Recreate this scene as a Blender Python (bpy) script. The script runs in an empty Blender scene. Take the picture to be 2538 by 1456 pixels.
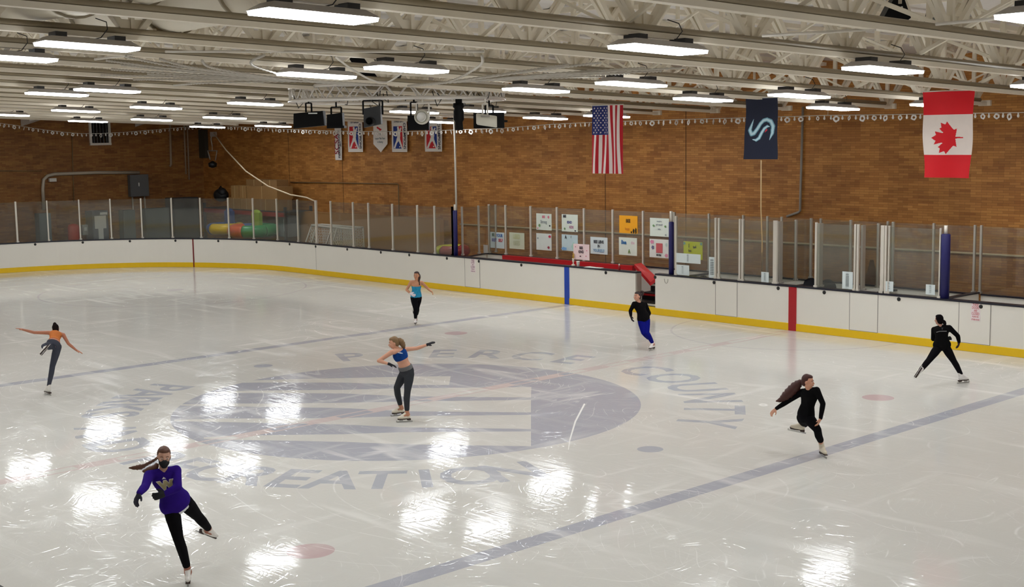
LAMP = 25.5; EXPO = 0.0
import bpy, math, random
from mathutils import Vector as V, Matrix
random.seed(7)
scn = bpy.context.scene
COL = scn.collection
PI = math.pi
# ------------------------------------------------------------------ camera
CX, CY, CZ = 20.34536, -16.07953, 5.32772
YAW, PITCH, ROLL, FPX = -0.8213637, -0.1210799, -0.0155862, 3275.17
_f = V((math.sin(YAW)*math.cos(PITCH), math.cos(YAW)*math.cos(PITCH), math.sin(PITCH)))
_r0 = V((math.cos(YAW), -math.sin(YAW), 0)); _u0 = _r0.cross(_f)
_r = _r0*math.cos(ROLL)+_u0*math.sin(ROLL); _u = _u0*math.cos(ROLL)-_r0*math.sin(ROLL)
CAM = V((CX, CY, CZ))
cd = bpy.data.cameras.new('camera'); co = bpy.data.objects.new('camera', cd); COL.objects.link(co)
cd.sensor_width = 36; cd.sensor_fit = 'HORIZONTAL'; cd.lens = FPX/2538*36; cd.clip_end = 300
co.matrix_world = Matrix(((_r.x, _u.x, -_f.x, CX), (_r.y, _u.y, -_f.y, CY), (_r.z, _u.z, -_f.z, CZ), (0, 0, 0, 1)))
scn.camera = co
def ray(x, y): return _f+_r*((x-1269)/FPX)-_u*((y-728)/FPX)
def at(x, y, axis, val):
    d = ray(x, y); return CAM+d*((val-CAM[axis])/d[axis])
def proj(P):
    d = P-CAM; z = d.dot(_f); return 1269+FPX*d.dot(_r)/z, 728-FPX*d.dot(_u)/z
RZ, RS = 6.465, 0.044          # underside of the roof trusses: z = RZ - RS*y
def roof(x, y, drop=0.0):
    d = ray(x, y); return CAM+d*((RZ-drop-RS*CAM.y-CAM.z)/(d.z+RS*d.y))
# ------------------------------------------------------------------ mesh builder
class MB:
    def __init__(s): s.v = []; s.f = []; s.m = []; s.sm = []
    def add(s, vs, fs, mi=0, smooth=False):
        b = len(s.v); s.v += [tuple(v) for v in vs]
        for f in fs: s.f.append([i+b for i in f]); s.m.append(mi); s.sm.append(smooth)
        return s
    def box(s, c, size, R=None, mi=0):
        hx, hy, hz = [k/2 for k in size]; c = V(c)
        vs = [V((x, y, z)) for z in (-hz, hz) for y in (-hy, hy) for x in (-hx, hx)]
        vs = [c+(R @ v if R else v) for v in vs]
        return s.add(vs, [(0, 2, 3, 1), (4, 5, 7, 6), (0, 1, 5, 4), (2, 6, 7, 3), (0, 4, 6, 2), (1, 3, 7, 5)], mi)
    def bbox(s, a, b, mi=0):
        return s.box([(p+q)/2 for p, q in zip(a, b)], [abs(q-p) for p, q in zip(a, b)], None, mi)
    def bar(s, a, b, w, h, up=(0, 0, 1), mi=0):
        a = V(a); b = V(b); d = b-a; L = d.length
        if L < 1e-6: return s
        y = d/L; up = V(up)
        if abs(y.dot(up)) > .99: up = V((1, 0, 0))
        x = y.cross(up).normalized(); z = x.cross(y)
        return s.box((a+b)/2, (w, L, h), Matrix((x, y, z)).transposed(), mi)
    def tube(s, pts, r, n=8, mi=0, caps=True, smooth=True):
        pts = [V(p) for p in pts]; rs = r if isinstance(r, (list, tuple)) else [r]*len(pts)
        b = len(s.v); prev = None
        for i, p in enumerate(pts):
            t = (pts[min(i+1, len(pts)-1)]-pts[max(i-1, 0)]).normalized()
            if prev is None:
                ref = V((0, 0, 1)) if abs(t.z) < .9 else V((1, 0, 0)); x = t.cross(ref).normalized()
            else: x = (prev-t*prev.dot(t)).normalized()
            prev = x; y = t.cross(x)
            for k in range(n):
                a = 2*PI*k/n; s.v.append(tuple(p+(x*math.cos(a)+y*math.sin(a))*rs[i]))
        for i in range(len(pts)-1):
            for k in range(n):
                k2 = (k+1) % n
                s.f.append([b+i*n+k, b+i*n+k2, b+(i+1)*n+k2, b+(i+1)*n+k]); s.m.append(mi); s.sm.append(smooth)
        if caps:
            s.f.append([b+k for k in range(n)][::-1]); s.m.append(mi); s.sm.append(False)
            e = b+(len(pts)-1)*n; s.f.append([e+k for k in range(n)]); s.m.append(mi); s.sm.append(False)
        return s
    def ell(s, c, rad, R=None, nu=14, nv=9, mi=0):
        c = V(c); vs = []; fs = []
        for j in range(nv+1):
            th = PI*j/nv
            for i in range(nu):
                ph = 2*PI*i/nu; p = V((rad[0]*math.sin(th)*math.cos(ph), rad[1]*math.sin(th)*math.sin(ph), rad[2]*math.cos(th)))
                vs.append(c+(R @ p if R else p))
        for j in range(nv):
            for i in range(nu):
                i2 = (i+1) % nu; fs.append((j*nu+i, (j+1)*nu+i, (j+1)*nu+i2, j*nu+i2))
        return s.add(vs, fs, mi, True)
    def cone(s, a, b, ra, rb):           # rounded tapering capsule
        s.ell(a, (ra,)*3); s.ell(b, (rb,)*3)
        if (V(b)-V(a)).length > 1e-5: s.tube([a, b], [ra, rb], 14)
        return s
    def lathe(s, c, prof, n=16, mi=0, R=None):
        c = V(c); vs = []; fs = []
        for r, z in prof:
            for k in range(n):
                p = V((r*math.cos(2*PI*k/n), r*math.sin(2*PI*k/n), z)); vs.append(c+(R @ p if R else p))
        for j in range(len(prof)-1):
            for k in range(n):
                k2 = (k+1) % n; fs.append((j*n+k, j*n+k2, (j+1)*n+k2, (j+1)*n+k))
        fs.append(tuple(range(n))[::-1]); fs.append(tuple((len(prof)-1)*n+k for k in range(n)))
        return s.add(vs, fs, mi, True)
    def poly(s, pts, th=0.0, nrm=(0, 0, 1), mi=0):
        n = len(pts); nrm = V(nrm); a = [V(p) for p in pts]
        if th == 0: return s.add(a, [tuple(range(n))], mi)
        b = [p-nrm*th for p in a]
        return s.add(a+b, [tuple(range(n)), tuple(range(2*n-1, n-1, -1))]+[(i, n+i, n+(i+1) % n, (i+1) % n) for i in range(n)], mi)
    def sweep(s, path, prof, mi=0, closed=False):
        """path: 2-D points; prof: (offset to the left of travel, z) loop"""
        P = [V((p[0], p[1], 0)) for p in path]; n = len(P); m = len(prof); b = len(s.v)
        for i, p in enumerate(P):
            if closed: t0 = (P[i]-P[i-1]).normalized(); t1 = (P[(i+1) % n]-P[i]).normalized()
            else:
                t0 = (P[i]-P[max(i-1, 0)]); t1 = (P[min(i+1, n-1)]-P[i])
                if t0.length < 1e-6: t0 = t1
                if t1.length < 1e-6: t1 = t0
                t0 = t0.normalized(); t1 = t1.normalized()
            t = (t0+t1).normalized(); nn = V((-t.y, t.x, 0)); k = 1/max(.3, t.dot(t0))
            for o, z in prof: s.v.append((p.x+nn.x*o*k, p.y+nn.y*o*k, z))
        for i in range(n if closed else n-1):
            i2 = (i+1) % n
            for j in range(m):
                j2 = (j+1) % m
                s.f.append([b+i*m+j, b+i2*m+j, b+i2*m+j2, b+i*m+j2]); s.m.append(mi); s.sm.append(False)
        if not closed:
            s.f.append([b+j for j in range(m)]); s.m.append(mi); s.sm.append(False)
            s.f.append([b+(n-1)*m+j for j in range(m)][::-1]); s.m.append(mi); s.sm.append(False)
        return s
    def mesh(s, name, mats, fix=True):
        me = bpy.data.meshes.new(name); me.from_pydata(s.v, [], s.f)
        for m in (mats if isinstance(mats, (list, tuple)) else [mats]): me.materials.append(m)
        me.polygons.foreach_set('material_index', s.m); me.polygons.foreach_set('use_smooth', s.sm)
        me.update()
        if fix:
            import bmesh
            bm = bmesh.new(); bm.from_mesh(me); bmesh.ops.recalc_face_normals(bm, faces=bm.faces); bm.to_mesh(me); bm.free()
        return me
    def obj(s, name, mats, parent=None, origin=None, fix=True):
        if origin is not None: o_ = V(origin); s.v = [tuple(V(v)-o_) for v in s.v]
        o = bpy.data.objects.new(name, s.mesh(name, mats, fix)); COL.objects.link(o)
        if origin is not None: o.location = o_
        if parent:
            o.parent = parent
            if origin is None and parent.get('_abs'): o.location = -V(parent['_abs'])
        return o
def tag(o, label=None, cat=None, group=None, kind=None):
    if label: o['label'] = label
    if cat: o['category'] = cat
    if group: o['group'] = group
    if kind: o['kind'] = kind
    return o
def empty(name, loc, label=None, cat=None, group=None):
    o = bpy.data.objects.new(name, None); COL.objects.link(o); o.location = loc; o.empty_display_size = .2
    o['_abs'] = list(loc)          # children are modelled in world coordinates and shifted back by this
    return tag(o, label, cat, group)
def sub(mb, name, mats, root, parent):
    """a sub-part: parent is a part whose own location already undoes the root's"""
    o = mb.obj(name, mats); o.parent = parent; return o
def copy_tree(o, parent=None):
    c = o.copy(); COL.objects.link(c)
    if parent: c.parent = parent
    for ch in list(o.children): copy_tree(ch, c)
    return c
# ------------------------------------------------------------------ materials
def srgb(c): return tuple(((k/255)/12.92 if k/255 <= .04045 else ((k/255+.055)/1.055)**2.4) for k in c)+(1,)
_M = {}
def mat(name, rgb, rough=.5, metal=0, emit=0, noise=0.0, nscale=8, bump=0.0, spec=.5, alpha=1, trans=0, coat=0):
    if name in _M: return _M[name]
    m = bpy.data.materials.new(name); m.use_nodes = True; nt = m.node_tree; b = nt.nodes['Principled BSDF']
    col = srgb(rgb); b.inputs['Base Color'].default_value = col; b.inputs['Roughness'].default_value = rough
    b.inputs['Metallic'].default_value = metal; b.inputs['Specular IOR Level'].default_value = spec
    if coat: b.inputs['Coat Weight'].default_value = coat
    if trans: b.inputs['Transmission Weight'].default_value = trans
    if emit: b.inputs['Emission Color'].default_value = col; b.inputs['Emission Strength'].default_value = emit
    tc = nt.nodes.new('ShaderNodeTexCoord'); nz = nt.nodes.new('ShaderNodeTexNoise')
    nz.inputs['Scale'].default_value = nscale; nz.inputs['Detail'].default_value = 4
    nt.links.new(tc.outputs['Object'], nz.inputs['Vector'])
    amt = noise if noise else .04
    mr = nt.nodes.new('ShaderNodeMapRange'); mr.inputs['To Min'].default_value = 1-amt; mr.inputs['To Max'].default_value = 1+amt
    mx = nt.nodes.new('ShaderNodeMix'); mx.data_type = 'RGBA'; mx.blend_type = 'MULTIPLY'; mx.inputs['Factor'].default_value = 1
    mx.inputs['A'].default_value = col
    nt.links.new(nz.outputs['Fac'], mr.inputs['Value']); nt.links.new(mr.outputs['Result'], mx.inputs['B'])
    nt.links.new(mx.outputs['Result'], b.inputs['Base Color'])
    if bump:
        bp = nt.nodes.new('ShaderNodeBump'); bp.inputs['Strength'].default_value = bump; bp.inputs['Distance'].default_value = .02
        nt.links.new(nz.outputs['Fac'], bp.inputs['Height']); nt.links.new(bp.outputs['Normal'], b.inputs['Normal'])
    _M[name] = m; return m
class NT:                                   # small shorthand for node graphs
    def __init__(s, name):
        s.m = bpy.data.materials.new(name); s.m.use_nodes = True; s.t = s.m.node_tree; s.b = s.t.nodes['Principled BSDF']
    def n(s, typ, **kw):
        nd = s.t.nodes.new('ShaderNode'+typ)
        for k, v in kw.items():
            if k.startswith('i_'): nd.inputs[k[2:].replace('_', ' ')].default_value = v
            else: setattr(nd, k, v)
        return nd
    def l(s, a, b): s.t.links.new(a, b)
    def math(s, op, a, b=None, clamp=False):
        nd = s.n('Math', operation=op, use_clamp=clamp)
        for i, k in enumerate((a, b)):
            if k is None: continue
            if isinstance(k, (int, float)): nd.inputs[i].default_value = k
            else: s.l(k, nd.inputs[i])
        return nd.outputs[0]
    def mr(s, v, a, b, c, d):
        nd = s.n('MapRange'); s.l(v, nd.inputs['Value'])
        for k, x in zip(('From Min', 'From Max', 'To Min', 'To Max'), (a, b, c, d)): nd.inputs[k].default_value = x
        return nd.outputs['Result']
    def mix(s, fac, a, b, mode='MIX'):
        nd = s.n('Mix', data_type='RGBA', blend_type=mode)
        for key, k in (('Factor', fac), ('A', a), ('B', b)):
            i = nd.inputs[key] if key == 'Factor' else [q for q in nd.inputs if q.name == key and q.type == 'RGBA'][0]
            if isinstance(k, (int, float, tuple)): i.default_value = k
            else: s.l(k, i)
        return [q for q in nd.outputs if q.type == 'RGBA'][0]
def ice(name, rgb, tint=1.0):
    """ice sheet: cloudy white, skate scratches (thin contour lines of slow noise), glossy top"""
    g = NT(name); tc = g.n('TexCoord'); geo = g.n('NewGeometry'); P = geo.outputs['Position']
    def noise(scale, detail, dist=0.0, sx=1, sy=1, rot=0.0):
        mp = g.n('Mapping'); mp.inputs['Scale'].default_value = (sx, sy, 1); mp.inputs['Rotation'].default_value = (0, 0, rot); g.l(P, mp.inputs['Vector'])
        z = g.n('TexNoise', noise_dimensions='2D'); g.l(mp.outputs[0], z.inputs['Vector'])
        z.inputs['Scale'].default_value = scale; z.inputs['Detail'].default_value = detail; z.inputs['Distortion'].default_value = dist
        return z.outputs['Fac']
    def lines(nz, k, w):
        a = g.math('FRACT', g.math('MULTIPLY', nz, k)); a = g.math('ABSOLUTE', g.math('SUBTRACT', a, .5))
        return g.mr(a, 0, w, 1, 0)
    l1 = lines(noise(.16, .6, .25), 34, .03); l2 = lines(noise(.2, .5, .3, 1, 2.6, .5), 30, .03); l3 = lines(noise(.26, 1, .35, 2.4, 1, -.4), 26, .035)
    dens = g.mr(noise(.16, 3, .3), .4, .58, .1, 1); dens2 = g.mr(noise(.45, 4, .2, 1, 1, 2.), .4, .62, 0, 1)
    sc = g.math('MAXIMUM', g.math('MULTIPLY', l1, dens), g.math('MULTIPLY', l2, dens2))
    sc = g.math('MAXIMUM', sc, g.math('MULTIPLY', g.math('MULTIPLY', l3, dens2), .6))
    brk = g.mr(noise(2.2, 3), .42, .6, 0, 1); sc = g.math('MULTIPLY', sc, brk)
    frost = g.math('MAXIMUM', g.mr(noise(.9, 6, .5, .35, 2.2, .64), .54, .74, 0, 1), g.mr(noise(.8, 6, .4, 2.4, .4, .2), .58, .78, 0, 1)); frost = g.math('MULTIPLY', frost, g.mr(noise(.18, 3, .2), .36, .56, .15, 1))
    cloud = g.mr(noise(.12, 4, .4), .3, .7, .93, 1.05)
    base = g.mix(1.0, srgb(rgb), cloud, 'MULTIPLY')
    c = g.mix(g.math('MULTIPLY', frost, .5), base, srgb((246, 244, 238)))
    c = g.mix(g.math('MULTIPLY', sc, .75), c, srgb((252, 251, 247)))
    g.l(c, g.b.inputs['Base Color'])
    rg = g.mr(noise(1.1, 4, .3), .35, .65, .04, .08); rg = g.math('ADD', rg, g.math('MULTIPLY', frost, .12)); rg = g.math('ADD', rg, g.math('MULTIPLY', sc, .18))
    g.l(rg, g.b.inputs['Roughness']); g.b.inputs['IOR'].default_value = 1.25
    f1 = g.math('ADD', noise(14, 2, .15, .07, 1, .75), noise(11, 2, .15, .09, 1, -.5)); f1 = g.math('ADD', f1, noise(9, 2, .2, .1, 1, 1.9)); f2 = noise(5, 4, .5, 1, 1)
    h = g.math('ADD', g.math('MULTIPLY', f1, .34), g.math('MULTIPLY', f2, .22)); h = g.math('ADD', h, g.math('ADD', g.math('MULTIPLY', noise(1.2, 2), .55), g.math('MULTIPLY', lines(noise(1.1, 1.5, .8), 12, .1), .22)))
    bp = g.n('Bump'); bp.inputs['Strength'].default_value = .34; bp.inputs['Distance'].default_value = .006
    g.l(h, bp.inputs['Height']); g.l(bp.outputs[0], g.b.inputs['Normal'])
    return g.m
def brick(name, ax, shade=1.0):
    g = NT(name); tc = g.n('TexCoord'); sp = g.n('SeparateXYZ'); g.l(tc.outputs['Object'], sp.inputs[0])
    cb = g.n('CombineXYZ'); g.l(sp.outputs[ax], cb.inputs[0]); g.l(sp.outputs[2], cb.inputs[1])
    def br(w, h, off, c1, c2, mc, ms, bias=0):
        b = g.n('TexBrick'); b.offset = off; b.squash = 1; g.l(cb.outputs[0], b.inputs['Vector']); b.inputs['Scale'].default_value = 1
        b.inputs['Brick Width'].default_value = w; b.inputs['Row Height'].default_value = h; b.inputs['Mortar Size'].default_value = ms
        b.inputs['Mortar Smooth'].default_value = .2; b.inputs['Bias'].default_value = bias
        b.inputs['Color1'].default_value = srgb(c1); b.inputs['Color2'].default_value = srgb(c2); b.inputs['Mortar'].default_value = srgb(mc); return b
    b1 = br(.305, .0677, .5, (172, 112, 50), (202, 142, 70), (140, 92, 46), .004)
    b2 = br(.61, .2031, .5, (255, 255, 255), (196, 180, 160), (225, 215, 205), 0.0, -.2)
    nz = g.n('TexNoise'); nz.inputs['Scale'].default_value = .5; nz.inputs['Detail'].default_value = 3; g.l(cb.outputs[0], nz.inputs['Vector'])
    c = g.mix(.75, b1.outputs['Color'], b2.outputs['Color'], 'MULTIPLY')
    c = g.mix(1.0, c, g.mr(nz.outputs['Fac'], .3, .7, .86*shade, 1.1*shade), 'MULTIPLY')
    g.l(c, g.b.inputs['Base Color']); g.b.inputs['Roughness'].default_value = .62
    bp = g.n('Bump'); bp.inputs['Strength'].default_value = .3; bp.inputs['Distance'].default_value = .01; bp.invert = True
    g.l(b1.outputs['Fac'], bp.inputs['Height']); g.l(bp.outputs[0], g.b.inputs['Normal'])
    return g.m
def glassmat():
    g = NT('shield_glass'); out = g.t.nodes['Material Output']
    tr = g.n('BsdfTransparent'); tr.inputs[0].default_value = (.88, .89, .87, 1)
    gl = g.n('BsdfGlossy'); gl.inputs['Color'].default_value = (.9, .92, .9, 1); gl.inputs['Roughness'].default_value = .03
    df = g.n('BsdfDiffuse'); df.inputs[0].default_value = (.55, .56, .52, 1)
    lw = g.n('LayerWeight'); lw.inputs['Blend'].default_value = .5; fr = g.math('ADD', g.math('MULTIPLY', g.math('POWER', lw.outputs['Facing'], 5.0), .9), .035, True)
    nz = g.n('TexNoise'); nz.inputs['Scale'].default_value = 1.3; nz.inputs['Detail'].default_value = 4
    m1 = g.n('MixShader'); g.l(g.mr(nz.outputs['Fac'], .3, .7, .02, .07), m1.inputs[0]); g.l(tr.outputs[0], m1.inputs[1]); g.l(df.outputs[0], m1.inputs[2])
    m2 = g.n('MixShader'); g.l(fr, m2.inputs[0]); g.l(m1.outputs[0], m2.inputs[1]); g.l(gl.outputs[0], m2.inputs[2])
    g.l(m2.outputs[0], out.inputs['Surface']); return g.m
ICE = ice('ice', (218, 216, 209))
ICE_BLUE = ice('ice_lavender', (180, 181, 189)); ICE_TEXT = ice('ice_lettering', (184, 186, 193)); ICE_RED = ice('ice_pink', (214, 198, 194)); ICE_LINE = ice('ice_thin_line', (203, 198, 198)); ICE_REDDOT = ice('ice_rose', (205, 181, 180))
BRICK_X = brick('tan_brick', 0); BRICK_Y_SHADED = brick('tan_brick_end_shaded', 1, .62)  # end wall: same tan brick, weaker light there painted in as darker colour
GLASS = glassmat()
WHITE = mat('board_white', (232, 228, 218), .35, noise=.03, nscale=1.2); YELLOW = mat('kick_yellow', (232, 190, 8), .4)
CAPB = mat('cap_navy', (22, 22, 38), .4); BLACK = mat('black_plastic', (14, 14, 15), .5); BLUE = mat('stripe_blue', (18, 66, 170), .4); RED = mat('stripe_red', (172, 22, 34), .4)
ALU = mat('aluminium', (196, 192, 182), .38, .55); ALUL = mat('aluminium_light', (214, 208, 196), .4, .2); CREAM = mat('cream_paint', (226, 217, 198), .5, noise=.05, nscale=2); PIPE = mat('taupe_pipe', (146, 133, 108), .5)
NAVY = mat('navy_pad', (26, 24, 92), .5); SEAM = mat('seam_grey', (150, 145, 138), .6); REDPAD = mat('red_vinyl', (190, 24, 34), .35)
CONC = mat('concrete', (108, 100, 92), .8, noise=.15, nscale=2); DECK = mat('steel_deck', (222, 218, 214), .5, noise=.05)
GREY = mat('grey_enamel', (112, 122, 122), .5); DGREY = mat('dark_grey', (58, 60, 62), .6); CARD = mat('cardboard', (158, 122, 74), .8, noise=.08); PAPER = mat('paper', (226, 230, 226), .7)
STEEL = mat('galvanised_pipe', (186, 176, 158), .4, .15); WPAINT = mat('white_paint', (222, 218, 208), .45)
# ------------------------------------------------------------------ rink outline (inside face of the boards)
W = 12.95
CORNER = [(-22, 12.95), (-24, 12.93), (-25.6, 12.7), (-27.3, 12.1), (-28.6, 11.38), (-29.8, 10.48), (-30.85, 9.28), (-31.7, 7.93), (-32.3, 6.5), (-32.7, 5.0), (-32.9, 3.4), (-32.95, 1.5)]
def smooth(pts, n=4):
    out = []
    for i in range(len(pts)-1):
        p0 = V(pts[max(i-1, 0)]); p1 = V(pts[i]); p2 = V(pts[i+1]); p3 = V(pts[min(i+2, len(pts)-1)])
        for k in range(n):
            t = k/n; out.append(tuple(.5*((2*p1)+(p2-p0)*t+(2*p0-5*p1+4*p2-p3)*t*t+(3*p1-p0-3*p2+p3)*t**3)))
    return out+[tuple(pts[-1])]
CS = smooth(CORNER)
LEFT = CS+[(x, -y) for x, y in CS[::-1]]                 # far-left corner, end, near-left corner
RIGHT = [(-x, y) for x, y in LEFT][::-1]
LOOP = [(p[0], p[1]) for p in LEFT]+[(p[0], p[1]) for p in RIGHT]
ANG = .1                                                  # the roof frame is turned a few degrees against the rink
# floor: the ice sheet, with its painted lines under the surface
fl = MB(); fl.poly([(x, y, 0) for x, y in LOOP], .05); fl = tag(fl.obj('floor', ICE), kind='structure')
g = MB(); g.bbox((-40, -26, -.4), (42, 20, -.06)); g = tag(g.obj('floor_surround', CONC), kind='structure')
E1 = .0005
def disc(mb, c, r, z=E1, n=40, r0=0.0, a0=0.0, a1=2*PI, mi=0):
    vs = []; fs = []
    for k in range(n+1):
        a = a0+(a1-a0)*k/n
        vs += [(c[0]+r0*math.cos(a), c[1]+r0*math.sin(a), z), (c[0]+r*math.cos(a), c[1]+r*math.sin(a), z)]
    for k in range(n): fs.append((2*k, 2*k+1, 2*k+3, 2*k+2))
    return mb.add(vs, fs, mi)
def strip(mb, a, b, w, z=E1, mi=0):
    a = V(a); b = V(b); t = (b-a).normalized(); n = V((-t.y, t.x))*w/2
    return mb.poly([(a.x-n.x, a.y-n.y, z), (b.x-n.x, b.y-n.y, z), (b.x+n.x, b.y+n.y, z), (a.x+n.x, a.y+n.y, z)], 0, (0, 0, 1), mi)
BX = 8.187
for sx in (-1, 1): strip(MB(), (sx*BX, -W), (sx*BX, W), .33).obj('blue_line', ICE_BLUE, fl, fix=False)
m = MB()
for o in (-.135, .135): strip(m, (o, -W), (o, W), .06, .0011)
y = -W
while y < W: strip(m, (0, y), (0, min(W, y+.75)), .21, .0011); y += 1.5
m.obj('centre_line', ICE_RED, fl, fix=False)
for sx in (-1, 1): strip(MB(), (sx*27.4, -11.9), (sx*27.4, 11.9), .05).obj('goal_line', ICE_LINE, fl, fix=False)
for sx in (-1, 1):
    for sy in (-1, 1):
        disc(MB(), (sx*6.42, sy*6.745), .31).obj('faceoff_spot', ICE_REDDOT, fl, fix=False)
        m = disc(MB(), (sx*21.7, sy*6.8), 4.6, r0=4.54, n=80); disc(m, (sx*21.7, sy*6.8), .3); m.obj('faceoff_circle', ICE_LINE, fl, fix=False)
disc(MB(), (0, W), 3.19, .0008, 60, 3.13, -PI, 0).obj('referee_crease', ICE_LINE, fl, fix=False)
disc(MB(), (0, 0), 4.6, .0003, 96).obj('centre_logo_disc', ICE_BLUE, fl, fix=False)
def icepx(pts, z): return [tuple(at(x, y, 2, 0).xy)+(z,) for x, y in pts]
m = MB()                                                   # pale bands of the centre emblem
for top, bot in (([(575, 948), (640, 943), (740, 940), (850, 938), (1016, 934), (1117, 933)], [(575, 950), (640, 949), (740, 949), (850, 949), (1016, 955), (1113, 955)]),
                 ([(520, 973), (600, 969), (720, 968), (850, 967), (1000, 963), (1317, 960)], [(520, 976), (600, 975), (720, 975), (850, 976), (1000, 983), (1316, 986)]),
                 ([(448, 1003), (560, 1001), (700, 1001), (850, 999), (1000, 996), (1316, 992)], [(448, 1006), (560, 1008), (700, 1010), (850, 1012), (1000, 1020), (1316, 1023)]),
                 ([(432, 1041), (560, 1038), (700, 1038), (850, 1037), (1000, 1032), (1316, 1029)], [(432, 1045), (560, 1047), (700, 1050), (850, 1053), (1000, 1060), (1316, 1064)]),
                 ([(505, 1085), (560, 1081), (700, 1079), (850, 1077), (1000, 1072), (1316, 1070)], [(505, 1088), (560, 1091), (700, 1093), (850, 1096), (1000, 1102), (1316, 1107)])):
    a = icepx(top, .0006); b = icepx(bot, .0006); n = len(a)
    m.add(a+b, [(i, n+i, n+i+1, i+1) for i in range(n-1)])
m.obj('centre_logo_bands', ICE, fl, fix=False)
m = MB(); a = icepx([(1447, 1001), (1424, 1045), (1411, 1090), (1408, 1115)], .0008); b = icepx([(1451, 1002), (1428, 1046), (1414, 1091), (1409.5, 1116)], .0008)
m.add(a+b, [(i, 4+i, 5+i, i+1) for i in range(3)]); m.obj('skate_mark', mat('snow_mark', (228, 227, 222), .6), fl, fix=False)
# text -> mesh
def text_mesh(s, size, bold=0.0):
    c = bpy.data.curves.new('t', 'FONT'); c.body = s; c.size = size; c.align_x = 'CENTER'; c.align_y = 'CENTER'; c.offset = bold; c.resolution_u = 3
    o = bpy.data.objects.new('t', c); COL.objects.link(o); bpy.context.view_layer.update()
    me = bpy.data.meshes.new_from_object(o.evaluated_get(bpy.context.evaluated_depsgraph_get()))
    vs = [v.co.copy() for v in me.vertices]; fs = [list(p.vertices) for p in me.polygons]
    bpy.data.objects.remove(o); bpy.data.curves.remove(c); bpy.data.meshes.remove(me)
    return vs, fs
def put_text(mb, s, size, org, ux, uy, mi=0, bold=0.0, sx=1.0):
    vs, fs = text_mesh(s, size, bold); org = V(org); ux = V(ux).normalized(); uy = V(uy).normalized()
    flip = ux.cross(uy).z < -.5
    return mb.add([org+ux*v.x*sx+uy*v.y for v in vs], [f[::-1] for f in fs] if flip else fs, mi)
def arc_text(mb, s, a0, a1, r, size, outward):
    n = len(s)
    for i, ch in enumerate(s):
        if ch == ' ': continue
        a = math.radians(a0+(a1-a0)*i/(n-1)); rad = V((math.cos(a), math.sin(a), 0)); tan = V((math.sin(a), -math.cos(a), 0))
        put_text(mb, ch, size, rad*r+V((0, 0, .0004+.0002*(i % 3))), tan if outward else -tan, rad if outward else -rad, 0, .03, .84)
m = MB(); arc_text(m, 'PIERCE COUNTY', 155, 27, 5.95, 1.62, True); arc_text(m, 'PARKS AND RECREATION', -155, -22, 5.85, 1.5, False)
for sx in (-1, 1): disc(m, (sx*5.97, .42), .22, .001)
m.obj('centre_logo_lettering', ICE_TEXT, fl, fix=False)
# walls and ceiling
XL, YB, XR, YF = -36.4, 16.6, 42.0, -26.0
def wall(name, a, b, m): q = MB(); q.bbox(a, b); return tag(q.obj(name, m), kind='structure')
wall('wall_back', (XL-.3, YB, -.1), (XR, YB+.3, 9.5), BRICK_X); wall('wall_left', (XL-.3, YF, -.1), (XL, YB, 9.5), BRICK_Y_SHADED)
wall('wall_right', (XR, YF, -.1), (XR+.3, YB, 9.5), BRICK_Y_SHADED); wall('wall_front', (XL, YF-.3, -.1), (XR, YF, 9.5), BRICK_X)
TD = 1.35                                                  # truss depth
q = MB(); dz = RZ+TD+.12
g = []
n = 160
for i in range(n+1):                                       # ribbed steel roof deck
    x = XL+(XR-XL)*i/n; o = .05*(i % 2)
    g += [(x, YF, dz-RS*YF+o), (x, YB, dz-RS*YB+o)]
q.add(g, [(2*i, 2*i+1, 2*i+3, 2*i+2) for i in range(n)])
q.add([(XL, YF, dz+.3-RS*YF), (XR, YF, dz+.3-RS*YF), (XR, YB, dz+.3-RS*YB), (XL, YB, dz+.3-RS*YB)], [(0, 1, 2, 3)])
tag(q.obj('ceiling', DECK, fix=False), kind='structure')
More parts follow.
